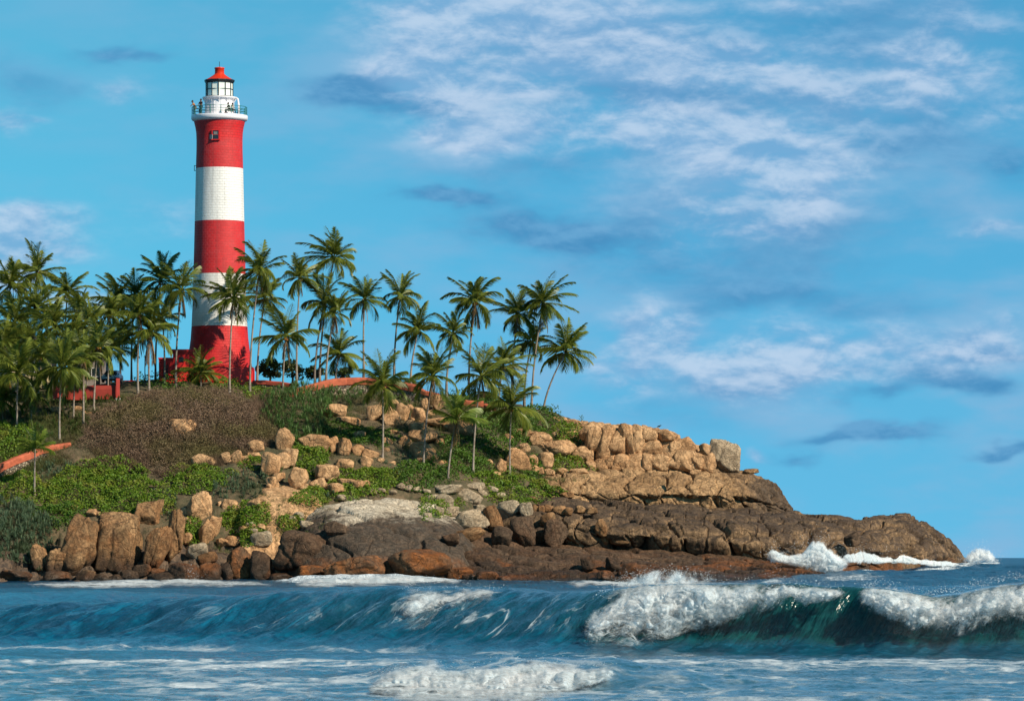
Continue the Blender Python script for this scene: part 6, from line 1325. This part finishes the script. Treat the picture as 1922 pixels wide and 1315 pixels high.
foam_sheet('rock_spray', 'tall white splash bursting against the long ledge', [(1435,1034),(1450,1030),(1480,1040),(1505,1036),(1525,1014),(1545,1012),(1560,1028),(1580,1044),(1600,1040)], [(1435,1050),(1470,1060),(1510,1066),(1530,1080),(1560,1088),(1580,1072),(1600,1060)], 5, .5, .8, m=m_foam2, nv=50, seed=8, base_d=.95, dfix=[(1400, 436), (1600, 440)], edge=.25, cat='spray')
foam_sheet('rock_spray', 'band of white surf along the foot of the sloping tip', [(1580,1042),(1620,1034),(1660,1046),(1695,1040),(1720,1048),(1760,1052),(1812,1058),(1840,1056),(1880,1056)], [(1580,1058),(1650,1056),(1700,1058),(1760,1062),(1820,1064),(1880,1060)], 4, .5, .6, m=m_foam2, nv=24, seed=9, dfix=[(1580, 442), (1650, 462), (1750, 478), (1820, 496), (1880, 505)], edge=.2, cat='spray')
foam_sheet('rock_spray', 'light spray flying up beyond the sloping tip at the right', [(1790,1048),(1815,1034),(1835,1020),(1852,1024),(1870,1040),(1890,1050)], [(1796,1066),(1840,1066),(1884,1062)], 4, .4, .6, m=m_foam2, nv=40, seed=10, dfix=[(1790, 497), (1884, 497)], edge=.4, base_d=1.0, cat='spray')
# droplets: small flecks thrown off the crests
def flecks(name, label, pts, n, dist_, size, up, seed, spread=(6, 5), streak=1.6):
    r = np.random.RandomState(seed); P = np.array(pts, float); t = r.uniform(0, len(P) - 1, n); px = np.interp(t, range(len(P)), P[:, 0]) + r.normal(size=n) * spread[0]
    py = np.interp(t, range(len(P)), P[:, 1]) - np.abs(r.normal(size=n)) ** 1.5 * up + r.normal(size=n) * spread[1]
    d = np.interp(px, *zip(*dist_)) - r.uniform(.2, 2.2, n); C = np.stack(pw(px, py, d), -1)
    s = size * .62 * (.35 + 1.5 * r.uniform(0, 1, n) ** 3); dirv = np.stack([r.normal(size=n) * .6 - .5, r.normal(size=n) * .3, r.normal(size=n) * .5 + .5], -1); dirv /= np.linalg.norm(dirv, axis=1)[:, None]
    a = np.cross(dirv, r.normal(size=(n, 3))); a /= np.linalg.norm(a, axis=1)[:, None]; b = np.cross(dirv, a); s = s[:, None]
    V = np.stack([C + dirv * s * streak, C - dirv * s * streak, C + a * s * .6, C + b * s * .6, C - (a + b) * s * .5], 1).reshape(-1, 3)
    T = np.array([[0, 2, 3], [0, 3, 4], [0, 4, 2], [1, 3, 2], [1, 4, 3], [1, 2, 4]]); T = (np.arange(n)[:, None, None] * 5 + T[None]).reshape(-1, 3)
    o = mk(name, V, T, M_DROP, None, False); tag(o, label, 'sea spray', kind='stuff')
M_DROP, g = mat('spray_drop'); pset(g, (.82, .87, .9), .6)
DW = [(1000, 121), (1150, 119), (1500, 116.5), (1922, 113.5), (2100, 113)]
flecks('spray_drops', 'drops flung up from the biggest wave crest', [(1120,1120),(1160,1092),(1200,1079),(1260,1073),(1310,1078),(1345,1092),(1450,1086),(1500,1094),(1580,1102)], 2001, DW, 0.0099, 4.2, 1, (8, 4))
flecks('spray_drops', 'drops flung from the crest at the right edge', [(1615,1100),(1650,1094),(1750,1112),(1800,1108),(1850,1094),(1900,1083),(1940,1086)], 1617, DW, 0.0099, 3.6, 3, (8, 4))
flecks('spray_drops', 'drops over the small crest of the middle wave', [(752,1112),(775,1096),(830,1104),(880,1100),(945,1106)], 847, [(600, 131), (1000, 126)], 0.0093, 3.6, 5, (8, 5))
flecks('spray_drops', 'drops over the near foreground bore', [(700,1270),(750,1250),(850,1252),(950,1240),(1050,1244),(1150,1250)], 1232, [(600, 85.5), (1200, 84)], 0.0062, 3.6, 6, (10, 6))
flecks('spray_drops', 'fine spray above the splash on the long ledge', [(1440,1036),(1480,1038),(1520,1016),(1550,1014),(1580,1040),(1620,1034),(1700,1040)], 1000, [(1400, 434), (1600, 440), (1700, 462)], 0.0310, 4.8, 7, (8, 5), 1.3)
flecks('spray_drops', 'fine spray above the surf beyond the tip', [(1800,1054),(1820,1042),(1840,1030),(1860,1040),(1882,1054)], 577, [(1700, 505), (1900, 510)], 0.0310, 5.4, 8, (8, 6), 1.3)
flecks('spray_drops', 'fine spray against the domed dark boulder on the left shore', [(352,1066),(360,1078),(370,1090),(385,1094)], 161, [(300, 431), (400, 431)], 0.0310, 4.8, 9, (5, 5), 1.3)
